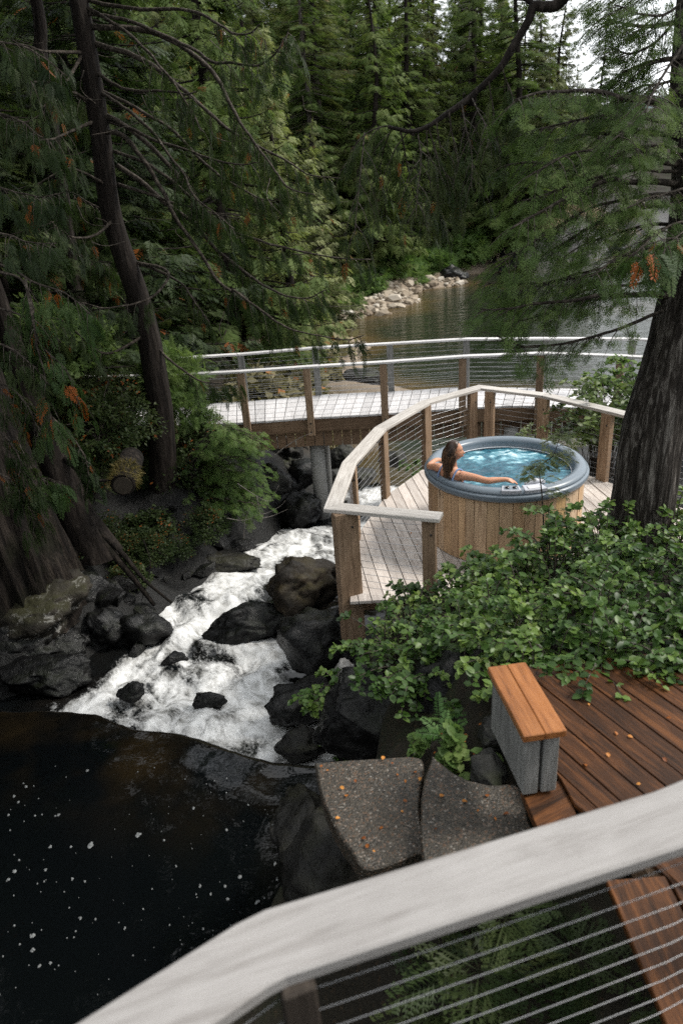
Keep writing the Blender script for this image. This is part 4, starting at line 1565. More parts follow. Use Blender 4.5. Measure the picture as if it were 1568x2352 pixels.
slab('large curved aggregate slab beside the dark pool, leaves on top', [(722, 1752), (760, 1748), (850, 1742), (950, 1737), (972, 1755), (966, 1810), (964, 1870), (972, 1950), (950, 1962), (845, 1997), (800, 1945), (765, 1890), (738, 1825)], .92)
slab('curved aggregate slab between the larger slab and the bench foot', [(992, 1735), (1020, 1758), (1060, 1785), (1120, 1800), (1190, 1806), (1212, 1880), (1235, 1950), (1180, 2030), (1090, 2060), (990, 2040), (968, 1950), (965, 1860), (975, 1790)], 1.03)


# ------------------------------------------------------------------ foreground railing
ur = thing('upper_railing', 'broad pale rail cap with steel cables crossing the bottom of the picture', 'railing')
RZ = 2.5
rc = [(-1.5, .40), (-.31, 1.140), (-.25, 1.168), (.90, 1.455), (2.7, 2.08)]
ra = .27
cr_, sr_ = math.cos(ra), math.sin(ra)
rl = [((x + .25) * cr_ + (y - 1.16) * sr_, -(x + .25) * sr_ + (y - 1.16) * cr_) for x, y in rc]
mb = MB()
strip(mb, rl, 0, .042, .19, .007)
o = link('rail_cap', mb.mesh('rail_cap'), MAT['foreground_cap'])
o.location = (-.25, 1.16, RZ - .042)
o.rotation_euler = (0, 0, ra)
o.parent = ur
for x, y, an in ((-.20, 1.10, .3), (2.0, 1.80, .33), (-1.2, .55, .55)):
    post(ur, x, y, .3, RZ - .042, .085, .085, an, MAT['shaded_post'])
cable_run(ur, [(-1.45, .34), (-.25, 1.10), (.92, 1.40), (2.7, 2.02)], [RZ - .13 - .092 * k for k in range(9)], .0015)

# ------------------------------------------------------------------ foliage templates (local x = growth direction, z = upper side)
def diamond(b, t, wdt, up=(0, 0, 1), mid=.45):
    b, t = np.asarray(b, float), np.asarray(t, float)
    d = t - b
    s = np.cross(unit(d), np.asarray(up, float))
    s = unit(s) * wdt
    m = b + d * mid
    return [b, m - s, t, m + s]


def spray(npairs, ln=.42, ang=52, wd=.045, droop=.22, sub=0, taper=.75, seed=0, rachis=.012, lift=.0):
    r = np.random.default_rng(seed)
    V = []

    def pos(t): return np.array([t, 0, -droop * t * t])
    V += diamond(pos(0), pos(1.0), rachis + .012, mid=.3)
    for i in range(npairs):
        t = .10 + .86 * i / npairs
        for s in (-1, 1):
            tt = t + r.uniform(-.02, .02) + (.45 * .86 / npairs if s > 0 else 0)
            l = ln * (1 - tt) ** taper + .06
            l *= r.uniform(.8, 1.15)
            a = math.radians(ang + r.uniform(-9, 9))
            b = pos(tt)
            d = np.array([math.cos(a), s * math.sin(a), 0])
            e = b + d * l + np.array([0, 0, -droop * .8 * l + lift * l])
            if sub == 0:
                V += diamond(b, e, wd * (.6 + l))
            else:
                V += diamond(b, e, wd * .35)
                for k in range(1, sub + 1):
                    q = b + (e - b) * (k / (sub + .6))
                    for s2 in (-1, 1):
                        a2 = a * s + s2 * math.radians(42)
                        l2 = .36 * l * (1 - k / (sub + 2.0)) + .018
                        V += diamond(q, q + np.array([math.cos(a2), math.sin(a2), -.25]) * l2, wd * .42)
    V = np.array(V)
    return V, np.arange(len(V)).reshape(-1, 4)


CED_LO = spray(6, .40, 48, .055, .30, 0, seed=1)
CED_MID = spray(10, .36, 42, .026, .36, 0, seed=2)
CED_HI = spray(8, .42, 48, .052, .26, 3, seed=3)
HEM_LO = spray(7, .46, 58, .042, .12, 0, .6, seed=4)
HEM_MID = spray(8, .50, 55, .046, .10, 3, .6, seed=5)
HEM_FINE = spray(5, .50, 50, .055, .14, 2, .6, seed=8)
FERN = spray(22, .24, 72, .030, .35, 0, .45, seed=6, rachis=.008)
FERN2 = spray(15, .36, 66, .034, .35, 3, .6, seed=7, rachis=.008)


def leaf_t(n=1, fold=.22, curl=.18, wd=.34):
    xs = np.array([0, .28, .70, 1.0])
    ws = np.array([.02, .92, .88, .02]) * wd
    V, F = [], []
    for i, (x, wv) in enumerate(zip(xs, ws)):
        z = -curl * x * x
        V += [(x, -wv, z + fold * wv), (x, 0, z), (x, wv, z + fold * wv)]
    for i in range(3):
        for j in range(2):
            a = i * 3 + j
            F.append((a, a + 1, a + 4, a + 3))
    return np.array(V), np.array(F)


LEAF = leaf_t()
SMALL = (np.array([(0, 0, 0), (.5, -.28, .06), (1, 0, -.08), (.5, .28, .06)], float), np.array([[0, 1, 2, 3]]))


def rand_dirs(r, n):
    d = r.normal(size=(n, 3))
    return unit(d)


def build_leaves(name, T, pos, dirs, ups, sizes, tint, mat, parent=None, world=True):
    R = frames(dirs, ups)
    V, F = scatter(T, R, pos, sizes)
    me = mesh_np(name, V, F, False, {'tint': np.repeat(tint, len(T[0]))})
    return link(name, me, mat, parent, world)


def conifer_data(seed, H, R, base, T, size=(.4, .75), per=.2, droop=.35, up=.25, nb=None, irregular=.35, trunk_r=None, hang=.3, lean=0.0):
    """trunk (MB), limbs (MB) and spray arrays of one conifer standing at the origin"""
    r = np.random.default_rng(seed)
    tr_ = MB()
    tR = trunk_r or H * .013 + .05
    zz = np.linspace(-.5, H, 12)
    ax_ = np.stack([.02 * H * fbm(v3(zz * .15, seed * 1.7, 0), 2) + lean * zz, .02 * H * fbm(v3(zz * .15, seed * 1.7, 9), 2), zz], 1)
    tr_.tube(ax_, tR * np.clip(1 - .93 * zz / H, .06, 1.2) * (1 + .5 * np.exp(-(zz + .5) / .5)), 9)
    limbs = MB()
    nb = nb or int((H - base) * 7)
    pos, dirs, ups, sz, tn = [], [], [], [], []
    for k in range(nb):
        f = (k + r.uniform(0, 1)) / nb
        z = base + (H - base) * f ** 1.05
        az = r.uniform(0, 2 * PI)
        prof = (1 - f) ** .75 * min(1, .55 + f * 3)
        blob = 1 + irregular * fbm(np.array([[math.cos(az) * 1.3, math.sin(az) * 1.3, z * .35 + seed * 3.1]]), 3)[0] * 1.6
        Lb = max(.25, R * prof * blob * r.uniform(.75, 1.1) + .15)
        o_ = np.array([math.cos(az), math.sin(az), 0])
        c0 = np.array([np.interp(z, zz, ax_[:, 0]), np.interp(z, zz, ax_[:, 1]), z])
        t = np.linspace(0, 1, 6)
        dr = droop * r.uniform(.7, 1.3) * (1 - .6 * f)
        pts = c0 + np.outer(t * Lb, o_) + np.outer(-dr * Lb * t ** 1.3 + up * Lb * t ** 3, [0, 0, 1])
        limbs.tube(pts, np.linspace(.018 + .010 * Lb, .006, 6), 4, False)
        n = max(3, int(Lb / per * 2))
        tt = r.uniform(.12, 1.0, n) ** .8
        tt[-1] = 1.0
        base_p = np.stack([np.interp(tt, t, pts[:, j]) for j in range(3)], 1)
        sidev = np.array([-o_[1], o_[0], 0])
        a = r.uniform(-1.25, 1.25, n)
        d = np.outer(np.cos(a), o_) + np.outer(np.sin(a), sidev)
        d[:, 2] -= hang * r.uniform(.3, 1.6, n)
        lenf = (.55 + .45 * (1 - tt)) * r.uniform(.7, 1.25, n)
        pos.append(base_p + r.normal(0, .05, (n, 3)))
        dirs.append(d)
        ups.append(np.array([0, 0, 1.]) + o_ * .35 + r.normal(0, .25, (n, 3)))
        sz.append(r.uniform(size[0], size[1], n) * lenf * (1 - .45 * f) + .05)
        tn.append(np.clip(.5 + .30 * fbm(base_p * .45 + seed, 3) * 1.6 + .30 * r.uniform(-1, 1, n), 0, .985))
    n = 14                                           # leader
    zt_ = r.uniform(.93, 1.0, n) * H
    pos.append(np.stack([np.interp(zt_, zz, ax_[:, 0]), np.interp(zt_, zz, ax_[:, 1]), zt_], 1))
    d = rand_dirs(r, n) * .6
    d[:, 2] = .9
    dirs.append(d)
    ups.append(rand_dirs(r, n))
    sz.append(np.full(n, size[0] * .55))
    tn.append(r.uniform(.4, .9, n))
    return tr_, limbs, [np.concatenate(q) for q in (pos, dirs, ups, sz, tn)]


def conifer_meshes(seed, H, R, base, T, dead=0.0, **kw):
    tr_, limbs, (p, d, u, s, tn) = conifer_data(seed, H, R, base, T, **kw)
    if dead:
        rr = np.random.default_rng(seed + 99)
        tn = np.where(rr.uniform(size=len(tn)) < dead, 1.0, tn)
    V, F = scatter(T, frames(d, u), p, s)
    return (tr_.mesh('trunk', True), limbs.mesh('limbs', True), mesh_np('crown', V, F, False, {'tint': np.repeat(tn, len(T[0]))}))


def place_conifer(name, meshes, mats, loc, sc, rz, label, cat='tree', group=None):
    t = thing(name, label, cat, loc, rz, group)
    t.scale = (sc[0], sc[0], sc[1])
    for me, nm, m in zip(meshes, ('trunk', 'limbs', 'crown'), mats):
        if nm == 'limbs':
            o = link(nm, me, m, t, False)
        else:
            o = link(nm, me, m, t, False)
        if o.material_slots and o.material_slots[0].material is not m:
            o.material_slots[0].link = 'OBJECT'
            o.material_slots[0].material = m
    return t


VAR = {
    'cedar': [conifer_meshes(21, 20, 4.0, .8, CED_LO, size=(.75, 1.25), per=.21, droop=.45, up=.25, hang=.6, dead=.01, nb=190),
              conifer_meshes(22, 17, 3.6, .5, CED_LO, size=(.7, 1.15), per=.21, droop=.4, up=.3, hang=.7, dead=.01, nb=170)],
    'hemlock': [conifer_meshes(23, 21, 3.7, .9, HEM_LO, size=(.7, 1.2), per=.20, droop=.3, up=.1, hang=.3, nb=200),
                conifer_meshes(24, 17, 3.5, .5, HEM_LO, size=(.7, 1.1), per=.20, droop=.35, up=.12, hang=.35, nb=180),
                conifer_meshes(25, 23, 3.2, 3.0, HEM_LO, size=(.7, 1.1), per=.20, droop=.4, up=.1, hang=.4, irregular=.6, nb=190)],
    'young': [conifer_meshes(26, 7, 2.2, .2, CED_MID, size=(.45, .8), per=.18, droop=.3, up=.2, hang=.5, dead=.012, nb=50),
              conifer_meshes(27, 5, 1.9, .1, HEM_MID, size=(.4, .7), per=.15, droop=.25, up=.1, hang=.25, nb=60)],
    'snag': [conifer_meshes(28, 19, 1.6, 9.0, HEM_LO, size=(.3, .5), per=.45, droop=.5, up=.0, hang=.6, nb=60)],
}


def gz1(x, y):
    return float(ground_z(np.array([x]), np.array([y]))[0])


def tree(kind, v, x, y, h, label, mat='far', group=None, bark='bark', wide=1.0, rz=None, name=None, z=None):
    ms = VAR[kind][v]
    H0 = {'cedar': (20, 17), 'hemlock': (21, 17, 23), 'young': (7, 5), 'snag': (19,)}[kind][v]
    s = h / H0
    nm = name or {'cedar': 'cedar_tree', 'hemlock': 'hemlock_tree', 'young': 'young_conifer', 'snag': 'dead_top_tree'}[kind]
    return place_conifer(nm, ms, (MAT[bark], MAT[bark], MAT[mat]), (x, y, (gz1(x, y) if z is None else z) - .1), (s * wide, s), rng.uniform(0, 6.28) if rz is None else rz, label, 'tree', group)


# ------------------------------------------------------------------ far bank forest
rf = np.random.default_rng(41)
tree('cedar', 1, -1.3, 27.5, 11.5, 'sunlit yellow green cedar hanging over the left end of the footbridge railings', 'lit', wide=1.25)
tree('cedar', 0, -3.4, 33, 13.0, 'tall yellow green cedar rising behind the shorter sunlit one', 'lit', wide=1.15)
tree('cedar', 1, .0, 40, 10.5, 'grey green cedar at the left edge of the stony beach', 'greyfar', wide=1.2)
tree('hemlock', 1, 4.8, 55.5, 14.0, 'broad bright conifer directly above the middle of the stony beach', 'far', wide=1.2)
tree('cedar', 0, 9.2, 63, 19.0, 'pale olive cedar behind the point where beach meets dark bank', 'greyfar', wide=1.15)
tree('snag', 0, 13.4, 70, 22.0, 'grey dead-topped tree with a bare trunk standing above the forest', 'greyfar', bark='snag', wide=1.5)
tree('cedar', 1, 16.0, 69, 17.5, 'olive cedar at the right end of the tall forest, next to the sky', 'greyfar', wide=1.3)
tree('cedar', 0, 20.0, 71, 16.0, 'grey green cedar on the dark bank, partly behind the hemlock boughs', 'greyfar', wide=1.2)
tree('hemlock', 0, 31.0, 86, 13.5, 'small pointed conifer standing alone against the pale sky', 'far', wide=.9)
tree('hemlock', 2, -.2, 51, 21, 'dark slender conifer whose bare trunk shows at the top of the picture', 'far', bark='hembark')
tree('cedar', 0, 22.6, 73, 18.5, 'tall olive cedar closing the forest beside the gap of sky', 'greyfar', wide=1.2)
tree('cedar', 1, 25, 76, 11, 'low olive cedar on the far bank behind the hanging hemlock boughs', 'greyfar', wide=1.3)
taken = [(-1.3, 27.5), (-3.4, 33), (0, 40), (4.8, 55.5), (9.2, 63), (13.4, 70), (16, 69), (20, 71), (31, 86), (-.2, 51), (25, 76)]
LBL = {'cedar': 'drooping cedar in the crowd of trees across the inlet', 'hemlock': 'dark straight conifer in the crowd of trees across the inlet'}
cnt = 0
for tries in range(9000):
    y = 24 + 76 * rf.uniform() ** .8
    x = y * rf.uniform(-.62, .44)
    if y < 48 and x > -1.0: continue
    if x / y > .30 and y < 76 or x / y > .35: continue
    g = gz1(x, y)
    if g < -1.7: continue
    mind = 2.4 + .022 * y
    if any((x - a) ** 2 + (y - b) ** 2 < mind * mind for a, b in taken): continue
    taken.append((x, y))
    k = 'cedar' if rf.uniform() < .42 else 'hemlock'
    v = int(rf.integers(0, 2 if k == 'cedar' else 3))
    hmax = rf.uniform(16, 25)
    if x / y > .27: hmax = min(hmax, 2.0 + (.33 - min(x / y, .33)) * 120 + rf.uniform(4, 8))
    if y < 40: hmax *= .72
    az_ = x / y
    where = 'far left behind the left woods' if az_ < -.3 else 'behind the straight left trunk' if az_ < -.12 else 'above the middle of the footbridge' if az_ < .02 else 'above the stony beach' if az_ < .16 else 'above the dark right bank'
    dep = 'front rows' if y < 58 else 'middle rows' if y < 78 else 'back rows'
    tree(k, v, x, y, hmax, LBL[k].split(' in the')[0] + ' across the inlet, ' + dep + ', ' + where, 'far' if rf.uniform() < .72 else 'greyfar', 'crowded conifers across the inlet', wide=rf.uniform(.9, 1.25))
    cnt += 1
    if cnt >= 165: break


# shrubs made of loose leaves --------------------------------------------------
def shrub_arrays(seed, n, rad, hgt, lsize, noise_f=1.6, hollow=.45):
    r = np.random.default_rng(seed)
    d = rand_dirs(r, n * 2)
    d[:, 2] = np.abs(d[:, 2])
    rr = r.uniform(hollow, 1.0, n * 2) ** .6
    lump = 1 + .55 * fbm(d * noise_f + seed, 3)
    p = d * (rr * lump)[:, None]
    dens = fbm(p * 2.6 + seed * 2, 3)
    p = p[dens > -.22][:n]
    d = unit(p)
    n = len(p)
    P = p * np.array([rad, rad, hgt])
    dr = unit(d * .8 + rand_dirs(r, n) * .9 + np.array([0, 0, -.15]))
    up = unit(d * .5 + np.array([0, 0, .9]) + r.normal(0, .4, (n, 3)))
    tn = np.clip(.5 + .35 * fbm(P * 2.2 + seed, 3) * 1.6 + .28 * r.uniform(-1, 1, n), 0, .985)
    sz = lsize * r.uniform(.6, 1.25, n)
    return P, dr, up, sz, tn


def shrub_mesh(seed, n, rad, hgt, T, lsize, stems=14, **kw):
    P, dr, up, sz, tn = shrub_arrays(seed, n, rad, hgt, lsize, **kw)
    V, F = scatter(T, frames(dr, up), P, sz)
    fo = mesh_np('foliage', V, F, False, {'tint': np.repeat(tn, len(T[0]))})
    r = np.random.default_rng(seed + 5)
    mb = MB()
    for k in range(stems):
        e = P[r.integers(0, len(P))]
        m = e * .45 + np.array([0, 0, .12 * hgt]) + r.normal(0, .05 * rad, 3)
        mb.tube(curve([(r.normal(0, .04), r.normal(0, .04), -.1), m, e], 7), np.linspace(.012, .003, 7) * (rad + .4), 4, False)
    return fo, mb.mesh('stems', True)


def place_shrub(name, ms, mat, loc, sc, rz, label, cat='shrub', group=None, stem='twig'):
    t = thing(name, label, cat, loc, rz, group)
    t.scale = (sc[0], sc[0], sc[1])
    for me, nm, m in zip(ms, ('foliage', 'stems'), (mat, MAT[stem])):
        o = link(nm, me, m, t, False)
        if o.material_slots[0].material is not m:
            o.material_slots[0].link = 'OBJECT'
            o.material_slots[0].material = m
    return t


FAR_BUSH = [shrub_mesh(61, 1500, 1.0, 1.0, CED_LO, .34), shrub_mesh(62, 1500, 1.0, .9, HEM_LO, .32)]
TUFT = [shrub_mesh(63, 900, 1.0, .8, SMALL, .30, hollow=.2, noise_f=2.5)]
SHL = ['bush directly above the round dark rock on the beach', 'bush above the middle of the beach, second from its right end', 'bush above the widest part of the beach', 'bush at the upper left of the beach, just right of the hanging boughs', 'small bush at the left end of the beach', 'bush low by the water where beach turns into dark bank', 'darker bush on the first rock bluff', 'tall bush up the slope behind the right end of the beach', 'tall bush up the slope behind the middle of the beach', 'bush beside the cedar left of the beach', 'leftmost green bush by the beach', 'dark bush above the second rock bluff', 'dark bush above the third rock bluff', 'high bush up the slope over the first two bluffs', 'dark bush behind the upper left of the beach']
for k, (px, py, y, r, mk) in enumerate([(1060, 520, 60, 2.2, 'bush'), (980, 560, 57, 2.0, 'bush'), (920, 575, 54, 1.9, 'bush'), (870, 600, 52, 1.7, 'bush'), (830, 620, 49, 1.5, 'bush'), (1030, 590, 60.5, 1.8, 'bush'), (1100, 545, 64, 1.9, 'far'), (1010, 470, 66, 2.6, 'bush'), (900, 500, 60, 2.2, 'bush'), (760, 640, 45, 1.6, 'bush'), (720, 660, 43, 1.6, 'bush'), (1180, 520, 66.5, 1.8, 'far'), (1290, 500, 68, 2.0, 'far'), (1150, 470, 70, 2.6, 'bush'), (800, 560, 52, 2.2, 'far')]):
    p = PY(px, py, y)
    place_shrub('shore_bush', FAR_BUSH[k % 2], MAT[mk], (p[0], y, max(gz1(p[0], y) - .3, p[2] - r * 1.1)), (r, r * .95), k * 1.3, SHL[k].replace('bush', 'leafy green bush', 1), 'bush', 'bushes along the far shore')
DRL = ['tallest brush in the middle of the left half', 'right of the tallest brush', 'leftmost tall brush', 'low brush over the left boardwalk', 'low brush left of the grassy hummock', 'distant brush over the far rail', 'below the far rail at its left end', 'above the far rail left of the hanging boughs', 'between the second pair of bridge posts', 'behind the third near post, under the far rail', 'far back on the left shore over the rails', 'highest up at the left of the rails', 'low beside the grassy hummock', 'just over the boardwalk near its left end', 'farthest off at the water edge', 'leftmost at the boardwalk end', 'back from the rails beside the water']
DRX = [(600, 760, 22, 1.2), (660, 740, 23, 1.1), (540, 740, 21, 1.2), (580, 850, 18.5, .9), (650, 870, 18.3, .8), (690, 720, 29, 1.5)]
for k, (px, py, y, r) in enumerate(DRX + [(560, 800, 19, 1.1), (600, 720, 21, 1.2), (640, 820, 19.5, .8), (690, 790, 21, .8), (650, 690, 25, 1.3), (560, 660, 24, 1.5), (715, 850, 18.6, .6), (620, 880, 18, .7), (740, 720, 30, 1.2), (530, 870, 17.2, .8), (700, 700, 27, 1.3)]):
    p = PY(px, py, y)
    place_shrub('dry_shrub', TUFT[0], MAT['dry'], (p[0], y, gz1(p[0], y) - .1), (r, r * 1.05), k * 1.1, 'dry yellowish brush behind the footbridge, ' + DRL[k], 'shrub', 'dry brush behind the footbridge')


# grass: many thin blades as one mass
def grass_mass(name, pts, blades, ln, mat, seed, hang=False):
    r = np.random.default_rng(seed)
    p = np.repeat(np.asarray(pts, float), blades, 0) + r.normal(0, .22, (len(pts) * blades, 3)) * np.array([1, 1, .15]) * (ln / .5)
    n = len(p)
    d = r.normal(0, .55, (n, 3))
    d[:, 2] = -.75 if hang else .9
    if hang: d[:, 1] -= .5
    T = (np.array([(0, -.03, 0), (0, .03, 0), (.6, .022, .02), (.6, -.022, .02)], float), np.array([[0, 1, 2, 3]]))
    T2 = (np.array([(0, -.03, 0), (0, .03, 0), (1, .006, -.12), (1, -.006, -.12)], float), np.array([[0, 1, 2, 3]]))
    o = build_leaves(name, T2, p, d, r.normal(size=(n, 3)), ln * r.uniform(.5, 1.2, n), r.uniform(0, 1, n), MAT[mat])
    return tag(o, kind='stuff')


r_ = np.random.default_rng(8)
gp = []
for _ in range(260):
    x, y = r_.uniform(-1.6, .9), r_.uniform(18.2, 23)
    gp.append((x, y, gz1(x, y) - .03))
grass_mass('dry_grass', gp, 26, .42, 'drygrass', 4)
gp = []
for _ in range(240):
    px = r_.uniform(1090, 1440)
    y = np.interp(px, [1090, 1200, 1440], [62.5, 63.5, 69]) + r_.uniform(-.8, 1.5)
    p = PY(px, 590, y)
    gp.append((p[0], y, gz1(p[0], y) + .05))
grass_mass('bank_grass', gp, 34, 1.25, 'drygrass', 5, True)

# ------------------------------------------------------------------ beach stones
def stone_mesh(seed):
    r = np.random.default_rng(seed)
    import bmesh
    b = bmesh.new()
    bmesh.ops.create_icosphere(b, subdivisions=1, radius=.5)
    me = bpy.data.meshes.new('stone')
    for v in b.verts:
        c = np.array(v.co)
        k = 1 + .28 * float(fbm(np.array([c * 2.2 + seed * 3.7]), 2)[0]) + r.uniform(-.07, .07)
        v.co = Vector(c * k * np.array([1.15, .9, .62]))
    b.to_mesh(me)
    b.free()
    me.materials.append(MAT['stone'])
    return me


STM = [stone_mesh(s) for s in range(6)]
beach = [(px, py) for px, py in [(640, 742), (760, 736), (850, 715), (900, 700), (960, 672), (1010, 652), (1085, 628), (1060, 618), (1000, 622), (930, 632), (870, 640), (800, 672), (700, 690), (640, 700)]]
bpoly = np.array([PZ(x, y, -2.3)[:2] for x, y in beach])
cand = []
r_ = np.random.default_rng(15)
while len(cand) < 3200:
    x, y = r_.uniform(bpoly[:, 0].min(), bpoly[:, 0].max()), r_.uniform(bpoly[:, 1].min(), bpoly[:, 1].max())
    cand.append((x, y))
cand = np.array(cand)
sdb = poly_sd(cand, bpoly)
cand = cand[sdb > -.6]
cz = ground_z(cand[:, 0], cand[:, 1])
ok = cz > -3.05
cand, cz = cand[ok], cz[ok]
ssz = np.exp(r_.normal(-1.25, .42, len(cand)))
order = np.argsort(-ssz / cand[:, 1])
for i in order[:290]:
    o = bpy.data.objects.new('stone', STM[i % 6])
    COL.objects.link(o)
    s = ssz[i]
    o.location = (cand[i, 0], cand[i, 1], cz[i] + .12 * s)
    o.rotation_euler = (r_.normal(0, .25), r_.normal(0, .25), r_.uniform(0, 6.28))
    o.scale = (s * 1.25, s * 1.25, s * 1.25)
    o.parent = ground
mv = np.array([v.co for v in STM[0].vertices])
mf = np.array([list(p.vertices) for p in STM[0].polygons])
rest = order[290:]
n = len(rest)
d = r_.normal(size=(n, 3)) * np.array([1, 1, .2])
V, F = scatter((mv, mf), frames(d, r_.normal(0, .3, (n, 3)) + np.array([0, 0, 1.])), np.c_[cand[rest], cz[rest] + .05], ssz[rest] * .9)
o = link('pebbles', mesh_np('pebbles', V, F, False, {'tint': np.repeat(r_.uniform(0, 1, n), len(mv))}), MAT['stone'])
o.parent = ground
tag(o, kind='stuff')

# wet cobbles along the creek banks
COB = []
for sd_ in range(5):
    m_ = STM[sd_].copy()
    m_.name = 'cobble'
    m_.materials.clear()
    m_.materials.append(MAT['rock'])
    COB.append(m_)
r_ = np.random.default_rng(77)
k = 0
while k < 110:
    y = r_.uniform(6.2, 14.5)
    edge = np.interp(y, [6, 7.5, 9, 10.5, 12, 14.5], [-4.2, -3.7, -3.0, -2.7, -2.3, -1.6])
    x = edge + r_.normal(-.35, .45) if k < 80 else np.interp(y, [6, 9, 12, 14.5], [-.1, -.1, .2, .3]) + r_.normal(0, .25)
    if y < 6.6 and x > -1: continue
    o = bpy.data.objects.new('cobble', COB[k % 5])
    COL.objects.link(o)
    sc_ = float(np.exp(r_.normal(-1.35, .45)))
    o.location = (x, y, gz1(x, y) + sc_ * .10)
    o.rotation_euler = (r_.normal(0, .4), r_.normal(0, .4), r_.uniform(0, 6.28))
    o.scale = (sc_ * 1.2, sc_, sc_)
    o.parent = ground
    k += 1

# ------------------------------------------------------------------ boulders of the creek
def boulder(label, px, py, z, sx, sy, sz_, mat, seed, rz=0.0, group='boulders in and beside the creek', rough=.34, cat='boulder', pt=None, name='boulder'):
    import bmesh
    b = bmesh.new()
    bmesh.ops.create_icosphere(b, subdivisions=5 if max(sx, sy) > .44 else 4, radius=1.0)
    V = np.array([v.co for v in b.verts])
    F = np.array([[v.index for v in f.verts] for f in b.faces])
    b.free()
    k = 1 + rough * fbm(V * 1.3 + seed * 5.3, 4) * 1.5
    q = V * k[:, None]
    r = np.random.default_rng(seed)                      # flattened facets
    for nrm in rand_dirs(r, 9):
        dd = q @ nrm
        lim = r.uniform(.62, .9)
        q = q - np.outer(np.clip(dd - lim, 0, None) * .8, nrm)
    q = q * (1 + .16 * fbm(V * 3.2 + seed, 5) + .05 * fbm(V * 11 + seed, 3))[:, None] * np.array([sx, sy, sz_])
    p = PZ(px, py, z) if pt is None else np.array(pt, float)
    c, s = math.cos(rz), math.sin(rz)
    o = link(name, mesh_np(name, q, F, True), MAT[mat])
    o.location = tuple(p)
    o.rotation_euler = (0, 0, rz)
    return tag(o, label, cat, group)


BL_ = boulder
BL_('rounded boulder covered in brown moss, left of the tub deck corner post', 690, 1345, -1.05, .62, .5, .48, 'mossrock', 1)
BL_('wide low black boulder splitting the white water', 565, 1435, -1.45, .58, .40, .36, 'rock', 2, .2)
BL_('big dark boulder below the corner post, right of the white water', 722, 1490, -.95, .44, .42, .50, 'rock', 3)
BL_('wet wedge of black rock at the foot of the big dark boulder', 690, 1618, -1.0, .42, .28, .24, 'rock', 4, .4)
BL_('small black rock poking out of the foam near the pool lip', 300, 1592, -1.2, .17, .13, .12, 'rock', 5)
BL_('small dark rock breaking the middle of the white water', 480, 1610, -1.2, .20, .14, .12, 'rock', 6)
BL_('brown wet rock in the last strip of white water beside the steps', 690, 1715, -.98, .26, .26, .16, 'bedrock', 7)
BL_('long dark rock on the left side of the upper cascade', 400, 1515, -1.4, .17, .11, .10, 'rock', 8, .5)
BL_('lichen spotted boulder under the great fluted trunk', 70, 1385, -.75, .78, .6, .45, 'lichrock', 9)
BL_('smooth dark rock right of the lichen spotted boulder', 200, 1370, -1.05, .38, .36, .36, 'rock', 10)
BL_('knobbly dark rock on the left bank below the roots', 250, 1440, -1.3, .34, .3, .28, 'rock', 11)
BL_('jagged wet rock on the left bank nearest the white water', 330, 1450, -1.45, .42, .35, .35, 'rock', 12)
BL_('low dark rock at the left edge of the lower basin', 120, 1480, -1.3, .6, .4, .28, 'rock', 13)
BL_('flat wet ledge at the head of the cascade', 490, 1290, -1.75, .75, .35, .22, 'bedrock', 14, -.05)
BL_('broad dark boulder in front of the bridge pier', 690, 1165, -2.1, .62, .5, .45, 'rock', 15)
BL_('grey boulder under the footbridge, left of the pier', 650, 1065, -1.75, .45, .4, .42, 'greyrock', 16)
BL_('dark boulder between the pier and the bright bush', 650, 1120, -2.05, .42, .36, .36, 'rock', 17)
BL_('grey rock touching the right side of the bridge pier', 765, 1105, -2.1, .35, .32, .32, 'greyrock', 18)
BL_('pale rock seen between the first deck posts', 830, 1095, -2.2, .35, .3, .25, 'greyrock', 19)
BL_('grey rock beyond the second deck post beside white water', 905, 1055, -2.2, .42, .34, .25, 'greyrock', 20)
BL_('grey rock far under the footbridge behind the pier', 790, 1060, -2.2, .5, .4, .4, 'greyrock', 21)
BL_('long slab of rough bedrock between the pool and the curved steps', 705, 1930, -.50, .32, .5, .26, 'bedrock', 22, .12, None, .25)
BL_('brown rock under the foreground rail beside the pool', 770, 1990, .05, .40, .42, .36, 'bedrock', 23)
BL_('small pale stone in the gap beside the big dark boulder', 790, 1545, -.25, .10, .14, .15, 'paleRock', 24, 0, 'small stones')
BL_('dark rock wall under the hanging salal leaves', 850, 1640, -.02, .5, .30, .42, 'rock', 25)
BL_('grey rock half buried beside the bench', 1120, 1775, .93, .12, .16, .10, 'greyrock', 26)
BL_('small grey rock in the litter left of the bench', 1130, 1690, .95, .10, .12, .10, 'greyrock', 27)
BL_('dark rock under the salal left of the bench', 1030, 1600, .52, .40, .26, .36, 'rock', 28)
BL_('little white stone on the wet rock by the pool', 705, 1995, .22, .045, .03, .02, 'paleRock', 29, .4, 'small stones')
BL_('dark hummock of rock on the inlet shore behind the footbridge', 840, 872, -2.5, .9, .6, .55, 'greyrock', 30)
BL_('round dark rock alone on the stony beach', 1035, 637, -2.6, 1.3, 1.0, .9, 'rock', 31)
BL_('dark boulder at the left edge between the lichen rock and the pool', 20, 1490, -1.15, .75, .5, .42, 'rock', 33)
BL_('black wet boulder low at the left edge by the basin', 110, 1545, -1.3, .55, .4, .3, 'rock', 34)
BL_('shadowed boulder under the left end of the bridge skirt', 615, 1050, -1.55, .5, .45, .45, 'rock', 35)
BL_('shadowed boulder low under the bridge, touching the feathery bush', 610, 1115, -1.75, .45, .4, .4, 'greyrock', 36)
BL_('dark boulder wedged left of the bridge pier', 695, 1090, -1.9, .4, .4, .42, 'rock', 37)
BL_('small grey boulder high under the bridge skirt', 665, 1030, -1.4, .35, .35, .32, 'greyrock', 38)
